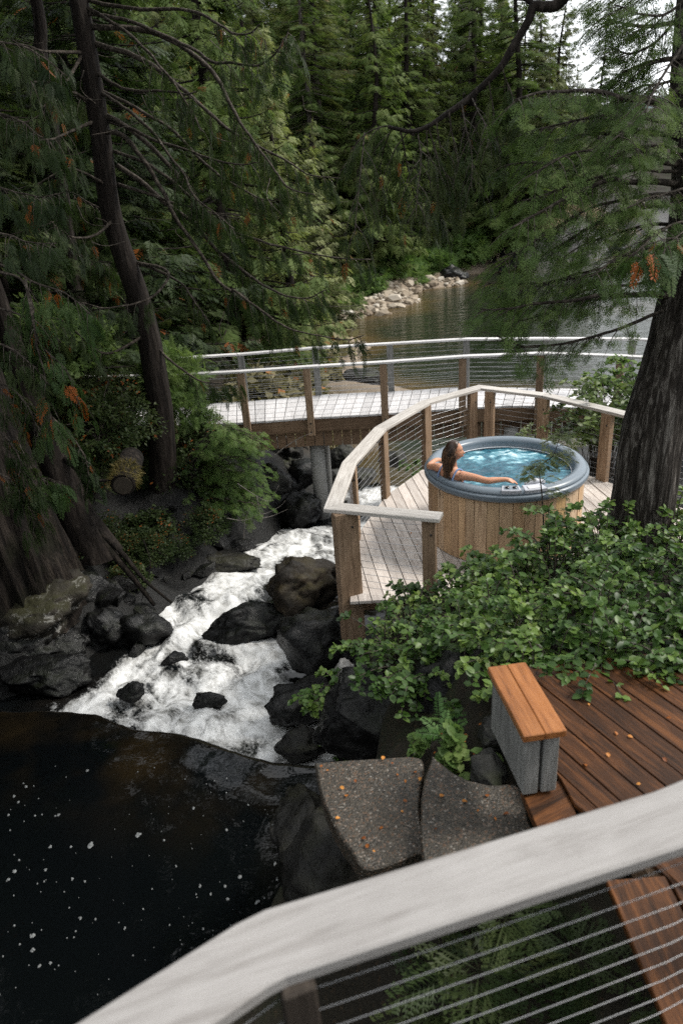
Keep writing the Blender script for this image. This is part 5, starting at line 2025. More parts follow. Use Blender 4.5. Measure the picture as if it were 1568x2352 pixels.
for k, (px, py, y, s) in enumerate([(1100, 605, 63, 2.6), (1180, 595, 64, 2.8), (1260, 590, 65, 2.6), (1340, 580, 67, 2.8), (1420, 570, 70, 3)]):
    p = PY(px, py, y)
    BL_('dark rock bluff with dry grass on the far bank, ' + ['leftmost, next to the beach', 'second from the beach', 'in the middle of the row', 'second from the right end', 'rightmost, nearest the open water'][k], 0, 0, 0, s * 1.2, s * .6, s * .62, 'rock', 40 + k, pt=(p[0], y + .6, -2.2), group='rock bluffs on the far bank', name='rock_bluff', cat='rock bluff')

# ------------------------------------------------------------------ great trees near the camera
def fluted_trunk(axis, radii, n, nz, flute, seed, amp=.12, flare=0.0):
    """trunk surface with vertical ribs; axis (k,3), radii (k,)"""
    t = np.linspace(0, 1, nz)
    C = curve(axis, nz)
    Rr = np.interp(t, np.linspace(0, 1, len(radii)), radii)
    a = np.linspace(0, 2 * PI, n, endpoint=False)
    A, T = np.meshgrid(a, t)
    zc = C[:, 2][:, None] + 0 * A
    sw = .25 * fbm(v3(np.cos(A) * .7, np.sin(A) * .7, zc * .5 + seed), 2)
    nz1 = fbm(np.stack([np.cos(A + sw) * flute, np.sin(A + sw) * flute, zc * .55 + seed], -1), 3)
    nz2 = fbm(np.stack([np.cos(A + sw) * flute * 3.2, np.sin(A + sw) * flute * 3.2, zc * .9 + seed * 2], -1), 4)
    low = np.exp(-(zc - zc.min()) / .55) * flare
    k = 1 + amp * (1 - np.abs(nz1) * 2.0) + amp * .45 * nz2 + low * (.6 + .7 * np.sin(A * 5 + seed))
    X = C[:, 0][:, None] + Rr[:, None] * k * np.cos(A)
    Y = C[:, 1][:, None] + Rr[:, None] * k * np.sin(A)
    V = np.stack([X, Y, zc], -1).reshape(-1, 3)
    i = np.arange(n * nz).reshape(nz, n)
    j = np.roll(i, -1, 1)
    F = np.stack([i[:-1], j[:-1], j[1:], i[1:]], -1).reshape(-1, 4)
    return V, F


def bough_foliage(pts, r, T, twigs, tl, size, t0=.2, hang=.8, per=6, flat=False, side=1.0, dead=.04, tintbase=.45, twr=1.0):
    """twigs with sprays along a limb; returns twig tubes and spray arrays"""
    mb = MB()
    pos, dirs, ups, sz, tn = [], [], [], [], []
    n = len(pts)
    tan = unit(np.gradient(pts, axis=0))
    for k in range(twigs):
        t = t0 + (1 - t0) * (k + r.uniform(0, 1)) / twigs
        i = min(n - 1, int(t * (n - 1)))
        b = pts[i]
        s = 1 if k % 2 else -1
        lat = unit(np.cross(tan[i], np.array([0, 0, 1.])) + 1e-4) * s * side
        d = unit(lat * r.uniform(.4, 1.0) + tan[i] * r.uniform(.3, .9) + np.array([0, 0, -hang * r.uniform(.4, 1.3)]))
        L_ = tl * r.uniform(.55, 1.25) * (1.0 - .35 * t)
        m = b + d * L_ * .5 + np.array([0, 0, .05 * L_])
        e = b + d * L_ + np.array([0, 0, -.25 * L_ * hang])
        tw = curve([b, m, e], 6)
        mb.tube(tw, np.linspace(.0055, .0015, 6) * twr, 3, False)
        q = r.uniform(.12, 1, per)
        q[-1] = 1
        P = np.stack([np.interp(q, np.linspace(0, 1, 6), tw[:, j]) for j in range(3)], 1)
        td = unit(e - b)
        l2 = unit(np.cross(td, np.array([0, 0, 1.])) + 1e-4)
        D_ = td + l2 * (r.uniform(-1.1, 1.1, per) * (q < 1))[:, None] + np.array([0, 0, -1]) * (hang * r.uniform(.2, 1.0, per))[:, None]
        pos.append(P)
        dirs.append(D_)
        ups.append((np.array([0, 0, 1.]) if flat else np.array([0, 0, .55]) + lat * .5) + r.normal(0, .25, (per, 3)))
        sz.append(size * r.uniform(.6, 1.25, per))
        base = tintbase + .3 * r.uniform(-1, 1)
        x = np.clip(base + .22 * r.uniform(-1, 1, per), 0, .94 - dead)
        x[r.uniform(size=per) < dead] = 1.0
        tn.append(x)
    return mb, [np.concatenate(a) for a in (pos, dirs, ups, sz, tn)]


def bough(parent, D, Y0, Y1, rad0, rad1, seed, T, mat, limbmat='branch', twigs=26, tl=.4, size=.22, world_pts=None, **kw):
    r = np.random.default_rng(seed)
    if world_pts is None:
        k = np.linspace(0, 1, len(D))
        yb = Y0 + (Y1 - Y0) * k
        W3 = np.array([PY(x, y, yy) for (x, y), yy in zip(D, yb)])
    else:
        W3 = np.asarray(world_pts, float)
    pts = curve(W3, max(18, len(W3) * 5))
    wob = fbm(pts * 2.2 + seed, 3)[:, None] * np.array([.03, .05, .03])
    pts = pts + wob
    mb = MB()
    mb.tube(pts, np.linspace(rad0, rad1, len(pts)) * (1 + .12 * fbm(pts * 7 + seed, 2)), 7)
    br = mb.build('branch', MAT[limbmat], parent, True)
    if twigs:
        tw, arr = bough_foliage(pts, r, T, twigs, tl, size, **kw)
        tw2 = tw.build('twigs', MAT['twig'], br, True)
        tw2['kind'] = 'stuff'
        f = build_leaves('foliage', T, *arr, MAT[mat], br)
    return br


def Z1(L): return [(x * .5, y * .5) for x, y in L]
def Z3(L): return [(x * .5, 574 + y * .5) for x, y in L]
def Z2(L): return [(784.5 + x * .5, y * .5) for x, y in L]
def Z4(L): return [(784.5 + x * .5, 574 + y * .5) for x, y in L]


# --- dark cedar on the left bank (its boughs sweep across the picture)
ca = thing('cedar_tree', 'dark straight cedar on the left bank whose long curved boughs sweep to the right', 'tree', (-3.1, 12, -.6))
A_ax = [PY(376, 1110, 12) + [0, 0, -.5], PY(376, 1090, 12), PY(366, 925, 12), PY(330, 725, 12), PY(258, 500, 12), PY(230, 300, 12), PY(190, 50, 12), np.array([-3.1, 12.1, 9.5]), np.array([-3.05, 12.1, 15.5])]
V, F = fluted_trunk(A_ax, [.38, .245, .205, .18, .155, .14, .13, .10, .03], 40, 120, 3.0, 3, .06)
link('trunk', mesh_np('trunk', V, F, True), MAT['bark'], ca)
mbk = 0
A_br = [
    Z1([(470, 600), (560, 620), (640, 710), (740, 860), (800, 990), (900, 1130), (980, 1270), (1060, 1339)]) + Z3([(1080, 190), (1180, 270), (1290, 345), (1400, 385), (1568, 415)]) + [(835, 770)],
    Z1([(470, 520), (600, 590), (740, 730), (850, 850), (940, 980), (1060, 1060), (1200, 1110), (1400, 1160), (1568, 1190)]) + [(850, 600)],
    Z1([(520, 700), (690, 760), (840, 870), (950, 970), (1020, 990), (1110, 1000)]),
    Z1([(540, 850), (700, 890), (800, 930), (920, 965), (1100, 995)]),
    Z1([(440, 420), (560, 480), (690, 600), (780, 720), (840, 800), (880, 880), (960, 960), (1080, 1050)]),
    Z1([(540, 760), (640, 830), (760, 930), (880, 1020), (960, 1110), (1060, 1210), (1150, 1270), (1270, 1339)]) + Z3([(1330, 210), (1420, 220), (1490, 190)]),
    Z1([(480, 560), (640, 610), (760, 660), (900, 710), (1000, 740), (1100, 755), (1180, 745)]),
    Z1([(430, 400), (640, 500), (800, 600), (960, 770), (1050, 840), (1150, 890), (1230, 920), (1310, 900)]),
    Z1([(400, 60), (620, 110), (870, 220), (960, 280), (1050, 290), (1170, 300), (1250, 260), (1310, 180), (1330, 130)]),
    Z1([(410, 120), (700, 150), (920, 270), (1000, 370), (1050, 470), (1100, 560), (1170, 650), (1230, 740), (1330, 860), (1450, 890)]),
    Z1([(420, 200), (600, 250), (740, 330), (850, 420), (960, 520), (1050, 600), (1150, 650), (1300, 740), (1420, 800), (1568, 820)]),
    Z1([(390, 30), (560, 130), (650, 210), (760, 330), (860, 470), (930, 600)]),
    Z1([(400, 0), (640, 40), (880, 50), (1000, 110), (1070, 155), (1150, 150), (1190, 115)]),
    Z1([(430, 330), (560, 400), (700, 420), (830, 430), (900, 420)]),
    Z3([(640, 60), (760, 110), (830, 160), (900, 250), (960, 330)]),
    Z3([(690, 380), (740, 460), (830, 540), (930, 600), (1030, 610), (1090, 595)]),
    Z3([(690, 370), (600, 430), (500, 470), (400, 420), (290, 320), (210, 300)]),
    Z3([(620, 60), (770, 100), (720, 200), (600, 250), (480, 265), (360, 240)]),
    Z1([(390, 230), (300, 380), (220, 380), (140, 370)]),
    Z1([(400, 240), (280, 240), (180, 230), (60, 180)]),
    Z1([(430, 480), (330, 430), (250, 440), (190, 500)]),
    Z1([(540, 990), (440, 1080), (330, 1090), (230, 1020)]),
    Z1([(440, 560), (330, 600), (240, 640), (120, 640)]),
    Z1([(510, 880), (400, 800), (300, 780), (160, 850)]),
]
for i, D in enumerate(A_br):
    r = np.random.default_rng(300 + i)
    big_ = i in (0, 1, 5, 9, 10)
    y1 = [10.2, 11.0, 10.6, 11.2, 10.0, 10.8, 10.4, 11.5, 9.8, 10.4, 11.3, 10.0, 9.6, 10.2, 11.0, 11.6, 10.4, 10.2, 10.0, 10.4, 11.0, 10.5, 10.0, 10.8][i]
    bough(ca, D, 12.0, y1, .040 if big_ else .027, .007, 300 + i, CED_MID, 'cedar', twigs=22 if len(D) > 7 else 11, tl=.42, size=.19, t0=.42, hang=1.25, per=8, dead=.014)
# pale dead twigs among the boughs
for k in range(26):
    r = np.random.default_rng(900 + k)
    x, y = r.uniform(30, 700), r.uniform(60, 760)
    Yd = r.uniform(10.3, 12.8)
    a = r.uniform(-.5, 2.2)
    ln = r.uniform(50, 150)
    pts = [(x, y), (x + ln * .4 * math.cos(a), y + ln * .4 * math.sin(a) + 12), (x + ln * math.cos(a * .7), y + ln * math.sin(a * .7))]
    bough(ca, pts, Yd, Yd + r.uniform(-.3, .3), .007, .003, 950 + k, None, None, 'twig', 0)
# the crown above the picture
tr_, lm, (p, d, u, s, tn) = conifer_data(77, 16.5, 3.6, 9.8, CED_MID, size=(.5, .9), per=.30, droop=.5, up=.3, hang=.7, nb=120)
V, F = scatter(CED_LO, frames(d, u), p + np.array([-3.1, 12, -.6]), s)
link('crown', mesh_np('crown', V, F, False, {'tint': np.repeat(tn, len(CED_LO[0]))}), MAT['cedar'], ca)
lo = link('limbs', lm.mesh('limbs', True), MAT['branch'], ca, False)
lo['kind'] = 'stuff'

# --- second, thinner trunk behind it
cb = thing('cedar_tree', 'thin dark trunk left of the straight cedar, half lost among boughs', 'tree', (-4.6, 14, -.2))
B_ax = [PY(165, 620, 14) + [0, 0, -1.6], PY(165, 620, 14), PY(145, 470, 14), PY(115, 260, 14), PY(95, 130, 14), PY(70, -60, 14), np.array([-4.7, 14, 12])]
V, F = fluted_trunk(B_ax, [.16, .14, .13, .12, .11, .09, .03], 24, 60, 3.0, 5, .06)
link('trunk', mesh_np('trunk', V, F, True), MAT['bark'], cb)
for i, D in enumerate([[(150, 500), (90, 520), (30, 505)], [(140, 430), (210, 470), (290, 520)], [(115, 250), (60, 280), (0, 270)], [(105, 190), (170, 220), (240, 215)], [(150, 560), (210, 600), (260, 600)], [(90, 110), (40, 120), (-20, 90)]]):
    bough(cb, D, 14, 13, .02, .005, 420 + i, CED_MID, 'cedar', twigs=18, tl=.5, size=.26, per=8, hang=1.2, dead=.02)
tr_, lm, (p, d, u, s, tn) = conifer_data(78, 14, 2.8, 9.0, CED_MID, size=(.5, .9), per=.30, droop=.5, up=.3, hang=.7, nb=110)
V, F = scatter(CED_LO, frames(d, u), p + np.array([-4.6, 14, -.2]), s)
link('crown', mesh_np('crown', V, F, False, {'tint': np.repeat(tn, len(CED_LO[0]))}), MAT['cedar'], cb)

# --- great fluted cedar at the left edge
gc0 = PY(40, 1335, 8.9)
gc = thing('cedar_tree', 'massive old cedar with a fluted trunk at the left edge above a lichen spotted boulder', 'tree', tuple(gc0))
V, F = fluted_trunk([gc0 + [0, 0, -.5], gc0 + [0, 0, .05], gc0 + [-.04, 0, .9], gc0 + [-.1, .05, 2.2], gc0 + [-.15, .1, 5], gc0 + [-.1, .1, 11]], [.82, .76, .70, .56, .46, .30], 120, 160, 3.4, 11, .17, .10)
link('trunk', mesh_np('trunk', V, F, True), MAT['bigbark'], gc)
b0_ = PY(175, 1180, 9.6)
V, F = fluted_trunk([b0_ + [.18, 0, -.7], b0_, b0_ + [-.12, .05, .8], b0_ + [-.28, .1, 2.0], b0_ + [-.4, .15, 3.6]], [.34, .24, .20, .15, .08], 44, 60, 2.4, 13, .12)
link('stem', mesh_np('stem', V, F, True), MAT['bark'], gc)
for i, (D, r0) in enumerate([([(150, 1050), (175, 1075), (200, 1098), (230, 1104), (258, 1102)], .05), ([(180, 1180), (240, 1250), (300, 1320), (355, 1390)], .085), ([(205, 1200), (280, 1270), (330, 1330), (395, 1385)], .05), ([(130, 1285), (150, 1230), (155, 1170), (150, 1100)], .03), ([(330, 1240), (345, 1290), (338, 1340), (325, 1380)], .010)]):
    W3 = [PY(x, y, 9.55 - .25 * k / len(D)) for k, (x, y) in enumerate(D)]
    pts = curve(W3, 20)
    mb = MB()
    mb.tube(pts, np.linspace(r0, r0 * .35, 20) * (1 + .2 * fbm(pts * 6, 2)), 9)
    mb.build('root', MAT['bigbark'], gc, True)
GB = [
    ([(-40, 880), (10, 890), (60, 930), (100, 1000)], 7.4, 6.9),
    ([(-40, 980), (10, 1000), (50, 1060), (70, 1130)], 7.4, 7.0),
    ([(-50, 1080), (0, 1090), (50, 1140), (90, 1200)], 7.5, 7.1),
    ([(120, 960), (150, 990), (190, 1050), (210, 1110)], 8.2, 7.9),
    ([(-30, 620), (40, 640), (75, 700), (95, 780), (150, 860), (185, 935)], 7.2, 6.6),
    ([(-30, 600), (60, 640), (120, 665), (170, 690), (205, 725)], 7.3, 6.8),
    ([(-40, 780), (20, 800), (70, 830), (120, 880)], 7.0, 6.6),
    ([(-30, 700), (30, 720), (90, 740), (140, 790)], 7.4, 7.0),
    ([(-60, 520), (20, 540), (70, 560), (130, 560)], 7.6, 7.2),
    ([(60, 640), (80, 760), (110, 900), (120, 980)], 6.9, 6.5),
    ([(40, 1000), (75, 1080), (100, 1100), (145, 1110)], 7.6, 7.3),
    ([(-60, 400), (0, 430), (80, 450), (150, 440)], 8.4, 8.0),
    ([(-60, 250), (40, 270), (120, 330)], 8.6, 8.0),
    ([(-60, 80), (60, 110), (160, 170)], 8.6, 8.2),
]
for i, (D, ya, yb) in enumerate(GB):
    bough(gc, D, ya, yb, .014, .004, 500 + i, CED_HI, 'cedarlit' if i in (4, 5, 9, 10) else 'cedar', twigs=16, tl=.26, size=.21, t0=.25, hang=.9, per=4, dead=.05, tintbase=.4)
tr_, lm, (p, d, u, s, tn) = conifer_data(79, 17, 4.2, 8.2, CED_MID, size=(.6, 1.0), per=.30, droop=.45, up=.3, hang=.7, nb=120)
V, F = scatter(CED_LO, frames(d, u), p + gc0, s)
link('crown', mesh_np('crown', V, F, False, {'tint': np.repeat(tn, len(CED_LO[0]))}), MAT['cedar'], gc)
lo = link('limbs', lm.mesh('limbs', True), MAT['branch'], gc, False)
lo['kind'] = 'stuff'

# --- sawn log with a cap of moss
lg0 = PY(283, 1115, 9.3)
lg = thing('log', 'sawn log end with a tuft of pale moss on top, between the two big trunks', 'log', tuple(lg0))
mb = MB()
ax_ = unit(np.array([-.10, .95, .05]))
mb.tube([lg0 + ax_ * t for t in (0, .02, .5, 1.0)], [.155, .17, .175, .18], 22)
mb.build('wood', MAT['bigbark'], lg)
mb = MB()
mb.tube([lg0 - ax_ * .012, lg0 + ax_ * .01], .132, 22)
mb.build('cut_end', MAT['cutwood'], lg)
r = np.random.default_rng(31)
n = 900
a = r.uniform(-.25, PI + .25, n)
tt_ = r.uniform(-.02, .55, n)
sidev = unit(np.cross(ax_, [0, 0, 1.]))
radv = np.outer(np.cos(a), sidev) + np.outer(np.sin(a), [0, 0, 1.])
P = lg0 + np.outer(tt_, ax_) + radv * .172
D_ = radv + np.array([0, -.7, -.55]) * r.uniform(.3, 1.2, n)[:, None] + r.normal(0, .3, (n, 3))
mo = build_leaves('moss', (np.array([(0, -.05, 0), (0, .05, 0), (1, .01, -.15), (1, -.01, -.15)], float), np.array([[0, 1, 2, 3]])), P, D_, radv, r.uniform(.05, .11, n), r.uniform(0, 1, n), MAT['moss'], lg)
mo['kind'] = 'stuff'

# --- hemlock at the right edge
rt = thing('hemlock_tree', 'thick hemlock trunk with ridged bark at the right, behind the salal bank', 'tree', (3.0, 6.4, .4))
R_ax = [PY(1462, 1330, 6.35), PY(1458, 1270, 6.4), PY(1478, 1130, 6.4), PY(1497, 1000, 6.4), PY(1542, 850, 6.42), PY(1578, 700, 6.45), PY(1598, 560, 6.5), PY(1606, 380, 6.55), PY(1602, 100, 6.6), np.array([3.05, 6.6, 9.0]), np.array([3.0, 6.6, 17.0])]
V, F = fluted_trunk(R_ax, [.40, .305, .285, .275, .262, .25, .235, .21, .18, .15, .03], 96, 240, 4.2, 17, .075, .12)
link('trunk', mesh_np('trunk', V, F, True), MAT['hembark'], rt)
HB = [
    ([(1560, 262), (1485, 230), (1425, 228), (1365, 215), (1310, 210), (1235, 215), (1180, 230)], 6.5, 5.9, 34, .034),
    ([(1560, 372), (1455, 368), (1385, 373), (1315, 378), (1265, 375), (1190, 372), (1140, 385)], 6.5, 6.9, 34, .030),
    ([(1555, 425), (1450, 420), (1400, 410), (1330, 440), (1250, 480), (1170, 530)], 6.45, 5.6, 34, .028),
    ([(1550, 470), (1450, 480), (1360, 520), (1270, 570), (1180, 610)], 6.45, 6.0, 34, .024),
    ([(1540, 674), (1450, 679), (1385, 677), (1310, 690), (1200, 703), (1105, 702)], 6.4, 5.9, 38, .030),
    ([(1545, 620), (1420, 622), (1330, 640), (1230, 660), (1140, 690)], 6.4, 6.6, 34, .024),
    ([(1540, 705), (1440, 745), (1350, 775), (1270, 795), (1200, 800), (1140, 775)], 6.4, 6.0, 28, .018),
    ([(1570, 50), (1500, 60), (1440, 55), (1380, 40)], 6.5, 7.2, 30, .022),
    ([(1568, 130), (1490, 140), (1430, 165), (1390, 200)], 6.5, 7.0, 26, .022),
    ([(1575, -40), (1500, -30), (1430, -20), (1350, 0)], 6.5, 7.4, 30, .022),
    ([(1555, 310), (1450, 300), (1360, 310), (1260, 325), (1180, 350)], 6.5, 7.1, 32, .022),
    ([(1560, 200), (1500, 250), (1450, 290), (1400, 330)], 6.5, 5.7, 22, .018),
    ([(1540, 560), (1480, 570), (1420, 590), (1360, 630)], 6.45, 5.6, 20, .018),
    ([(1560, 520), (1500, 520), (1420, 540), (1340, 560), (1280, 600)], 6.5, 7.2, 26, .018),
    ([(1585, 330), (1640, 360), (1720, 420)], 6.5, 6.3, 20, .02),
    ([(1570, 100), (1530, 160), (1500, 210), (1480, 260)], 6.4, 5.4, 18, .014),
]
HB += [
    ([(1615, 420), (1550, 440), (1500, 455), (1440, 480)], 6.3, 5.7, 20, .012),
    ([(1615, 500), (1550, 515), (1500, 545), (1450, 590)], 6.3, 5.6, 20, .012),
    ([(1615, 380), (1560, 340), (1500, 330), (1440, 345)], 6.4, 5.8, 18, .012),
    ([(1590, -20), (1530, 30), (1470, 30), (1410, 10)], 6.5, 6.2, 22, .014),
    ([(1580, 170), (1520, 190), (1460, 200), (1400, 240)], 6.5, 7.0, 24, .014),
    ([(1570, 20), (1510, 90), (1450, 120), (1400, 110)], 6.5, 6.9, 22, .014),
    ([(1555, 400), (1470, 395), (1390, 400), (1290, 430), (1200, 460)], 6.45, 6.2, 30, .016),
    ([(1550, 445), (1460, 455), (1370, 470), (1280, 520), (1200, 570), (1140, 610)], 6.45, 5.9, 32, .016),
    ([(1560, 285), (1470, 270), (1380, 265), (1290, 285), (1200, 310)], 6.5, 6.3, 30, .016),
    ([(1545, 590), (1460, 595), (1370, 615), (1270, 640), (1170, 650), (1110, 645)], 6.45, 6.5, 32, .016),
    ([(1545, 640), (1450, 650), (1340, 670), (1240, 720), (1150, 740)], 6.4, 6.3, 30, .016),
    ([(1560, 340), (1480, 335), (1390, 345), (1310, 350), (1220, 400)], 6.5, 5.8, 28, .015),
]
for i, (D, ya, yb, n, r0) in enumerate(HB):
    bough(rt, D, ya, yb, r0, .005, 600 + i, HEM_FINE, 'hemlock', twigs=int(n * 1.0), tl=.40, size=.122, t0=.2, hang=.42, per=6, flat=True, dead=.0)
# big dark bough that drops in from the top
ub = [np.array([3.02, 6.6, 8.3]), PY(1480, -190, 6.8), PY(1350, -75, 6.9), PY(1285, 5, 7.0), PY(1250, 20, 7.0), PY(1222, 20, 7.0), PY(1210, 52, 7.0), PY(1175, 112, 7.0), PY(1145, 160, 7.0), PY(1105, 200, 7.0), PY(1065, 235, 7.0), PY(1020, 265, 6.95), PY(985, 286, 6.9), PY(945, 297, 6.85), PY(893, 289, 6.8)]
bough(rt, None, 0, 0, .055, .014, 700, CED_MID, 'hemlock', 'bark', twigs=0, world_pts=ub)
bough(rt, None, 0, 0, .03, .010, 701, CED_MID, 'hemlock', 'bark', twigs=0, world_pts=[PY(1250, 20, 7.0), PY(1222, 8, 7.05), PY(1195, -12, 7.1), PY(1150, -60, 7.2)])
UB = [
    ([(985, 288), (1000, 330), (1015, 380), (1035, 410), (1050, 410)], .008), ([(920, 300), (930, 360), (940, 415), (950, 450), (970, 470), (1035, 467)], .008), ([(1060, 240), (1075, 300), (1085, 370), (1085, 430)], .007),
    ([(1120, 190), (1130, 250), (1140, 310), (1150, 370)], .007), ([(900, 292), (880, 340), (870, 400), (860, 440)], .007), ([(960, 296), (965, 350), (960, 420), (955, 500)], .007), ([(1030, 260), (1040, 330), (1050, 400), (1055, 480)], .007),
    ([(895, 290), (850, 300), (810, 340), (790, 400)], .007), ([(1085, 225), (1110, 280), (1120, 340)], .006), ([(1005, 275), (1010, 350), (1000, 430), (1010, 520)], .006), ([(940, 298), (905, 350), (890, 430), (880, 500)], .006),
    ([(840, 300), (830, 380), (820, 460), (815, 540)], .006), ([(1150, 150), (1170, 220), (1180, 290)], .006), ([(975, 292), (985, 380), (990, 470), (985, 540)], .006),
]
for i, (D, r0) in enumerate(UB):
    bough(rt, D, 6.9, 6.9 + .8 * math.sin(i * 2.1), r0, .003, 720 + i, CED_MID, 'cedar', twigs=10, tl=.34, size=.15, t0=.15, hang=.95, per=7, dead=.012, tintbase=.6)
for i, D in enumerate([[(1600, 560), (1540, 545), (1490, 560), (1450, 590)], [(1600, 520), (1560, 540), (1530, 570), (1510, 610)]]):
    bough(rt, D, 5.4, 5.1, .006, .003, 760 + i, CED_HI, 'cedarlit', twigs=8, tl=.16, size=.20, hang=.6, per=3, dead=.08, tintbase=.65)
tr_, lm, (p, d, u, s, tn) = conifer_data(80, 17, 2.6, 7.0, HEM_LO, size=(.6, 1.0), per=.30, droop=.35, up=.1, hang=.3, nb=75)
V, F = scatter(HEM_LO, frames(d, u), p + np.array([3.0, 6.5, .3]), s)
link('crown', mesh_np('crown', V, F, False, {'tint': np.repeat(tn, len(HEM_LO[0]))}), MAT['hemlock'], rt)
lo = link('limbs', lm.mesh('limbs', True), MAT['branch'], rt, False)
lo['kind'] = 'stuff'

# --- trees filling the left bank; some added to block glare, foliage darkened for shade
LT = [('cedar', 0, -7.8, 11.2, 16, 'cedar', 'broad dark cedar added behind the left woods edge to block sky glare'), ('hemlock', 0, -10.8, 14.6, 19, 'cedar', 'tallest dark hemlock, added at the far left to block sky glare'), ('hemlock', 0, -7.2, 16.5, 15, 'cedar', 'broad dark hemlock behind the two thin left trunks'), ('cedar', 0, -4.9, 18.2, 13, 'cedar', 'dark cedar behind the straight cedar, left of its trunk'), ('cedar', 1, -9.2, 12.5, 13, 'cedar', 'dark cedar at the left edge behind the massive trunk'), ('hemlock', 1, -5.6, 21.0, 10, 'cedar', 'medium hemlock behind the straight cedar, right of its trunk'), ('cedar', 0, -6.4, 22.5, 15, 'cedar', 'tall cedar deep in the left woods'), ('hemlock', 2, -10, 18.5, 17, 'cedar', 'tall hemlock at the far left of the woods'), ('cedar', 1, -5.6, 26, 11, 'cedar', 'cedar left of the sunlit yellow green one'),
      ('young', 0, -5.8, 13.6, 6.5, 'cedar', 'young cedar between the two thin left trunks'), ('young', 0, -6.6, 11.6, 5.5, 'cedar', 'young cedar right behind the massive fluted trunk'), ('young', 1, -4.3, 13.4, 3.6, 'cedar', 'young hemlock left of the base of the straight cedar'), ('cedar', 1, -8.0, 7.6, 12, 'cedar', 'cedar added just left of the massive fluted trunk to block sky glare'), ('young', 0, -4.4, 16.0, 4.2, 'cedar', 'young cedar between the straight cedar and the bridge end'), ('young', 1, -8.3, 9.8, 5, 'cedar', 'young hemlock outside the left edge'), ('cedar', 1, -7.5, 5.0, 12, 'cedar', 'unseen cedar added on the left bank to darken the pool'), ('hemlock', 1, -8.5, 1.0, 14, 'cedar', 'unseen hemlock added left of the camera to darken the pool'), ('young', 0, -4.9, 11.0, 3.4, 'cedar', 'low young cedar above the sawn log')]
for k, v, x, y, h, m, lb in LT:
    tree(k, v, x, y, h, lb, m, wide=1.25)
# unseen trees added behind and right of the lookout to shade the steps
for k, v, x, y, h in (('cedar', 0, 6.2, -1.5, 15), ('cedar', 1, -5, -5, 15), ('hemlock', 1, 1.5, -7, 16)):
    tree(k, v, x, y, h, {8.5: 'hemlock to the right of the wet deck', 6.2: 'unseen cedar added behind the wet deck for shade', -5: 'unseen cedar added behind the pool for shade', 1.5: 'unseen hemlock added behind the lookout for shade', 10.5: 'cedar right of the tub deck'}[x], 'far', wide=1.2)

# --- bushes of the left bank, most in the shade-darkened cedar green
HEMB = [shrub_mesh(71, 900, 1.0, .95, HEM_MID, .42, hollow=.3), shrub_mesh(72, 1200, 1.0, 1.0, CED_MID, .34, hollow=.3)]
SMB = [shrub_mesh(73, 5200, 1.0, 1.0, SMALL, .085, hollow=.25, noise_f=2.2, stems=26), shrub_mesh(74, 4200, 1.0, .9, LEAF, .11, hollow=.3, noise_f=2.2, stems=20)]
for ms, m, px, py, Y, r, h, lb in [
    (SMB[0], 'cedar', 430, 1080, 12.4, .75, .8, 'small leaved dark shrub right of the base of the straight cedar'),
    (SMB[0], 'cedar', 470, 1200, 11.4, .50, .42, 'small leaved shrub hanging over the head of the cascade'),
    (SMB[0], 'cedar', 345, 1255, 10.6, .45, .35, 'low leafy clump on the bank under the roots'),
    (HEMB[1], 'hemlock', 415, 930, 13.0, .6, .7, 'feathery bush at the left end of the boardwalk'),
    (HEMB[1], 'hemlock', 385, 850, 13.6, .7, .9, 'tall feathery bush between the straight cedar and the bridge railings'),
    (SMB[0], 'cedar', 470, 1000, 12.9, .6, .6, 'twiggy dark shrub under the left end of the boardwalk'),
    (SMB[0], 'cedar', 230, 950, 11.4, .9, .9, 'dark small leaved shrub between the massive trunk and the straight cedar'),
    (SMB[0], 'cedar', 250, 1000, 12.8, .8, .9, 'dim leafy shrub behind the sawn log'),
    (SMB[1], 'hemlock', 100, 780, 11.5, 1.0, 1.0, 'dim broad leaved shrub behind the hanging fronds'),
    (SMB[0], 'cedar', 120, 1040, 11.6, 1.0, 1.1, 'dark shrub just right of the massive fluted trunk'),
]:
    p = PY(px, py, Y)
    place_shrub('bush', ms, MAT[m], (p[0], Y, p[2] - h * .45), (r, h), px * .1, lb, 'shrub')
hb = thing('hemlock_bush', 'bright feathery hemlock bush leaning over the water in front of the bridge end', 'shrub', tuple(PY(420, 1150, 12.2)))
r = np.random.default_rng(5)
for i in range(29):
    f = i / 28
    ex = r.uniform(520, 650)
    ey = 985 + 205 * f + r.uniform(-15, 15)
    ex = min(ex, 640 - abs(ey - 1080) * .35 + r.uniform(-30, 10))
    bx, by = r.uniform(400, 470), 1060 + 100 * f
    mxx, myy = (bx + ex) / 2, min(by, ey) - r.uniform(5, 28)
    ya = r.uniform(11.7, 12.5)
    bough(hb, [(bx, by), (mxx, myy), (ex, ey)], ya + .15, ya - r.uniform(0, .4), .012, .003, 1300 + i, HEM_FINE, 'bush', 'branch', twigs=15, tl=.30, size=.15, t0=.1, hang=.35, per=6, flat=True, dead=.0, tintbase=.5)
for k, (px, py, Y, r, h) in enumerate([(60, 1250, 9.6, .35, .3), (180, 1300, 9.6, .35, .3), (260, 1200, 10.6, .5, .45), (300, 1330, 9.9, .35, .28), (215, 1120, 10.9, .5, .5), (330, 1180, 11.2, .5, .4), (400, 1260, 10.9, .35, .28), (150, 1400, 8.9, .3, .22)]):
    p = PY(px, py, Y)
    place_shrub('undergrowth_clump', SMB[k % 2], MAT['cedar'], (p[0], Y, gz1(p[0], Y) - .05), (r, h), k * 1.7, ['low dark clump at the right foot of the massive trunk', 'dark clump above the smooth grey rock', 'dark clump among the diagonal roots', 'dark clump where the roots reach the rocks', 'dark clump below the moss capped log', 'dark clump under the straight cedar base', 'dark clump at the flat wet ledge', 'small dark clump behind the knobbly rock'][k], 'plant')
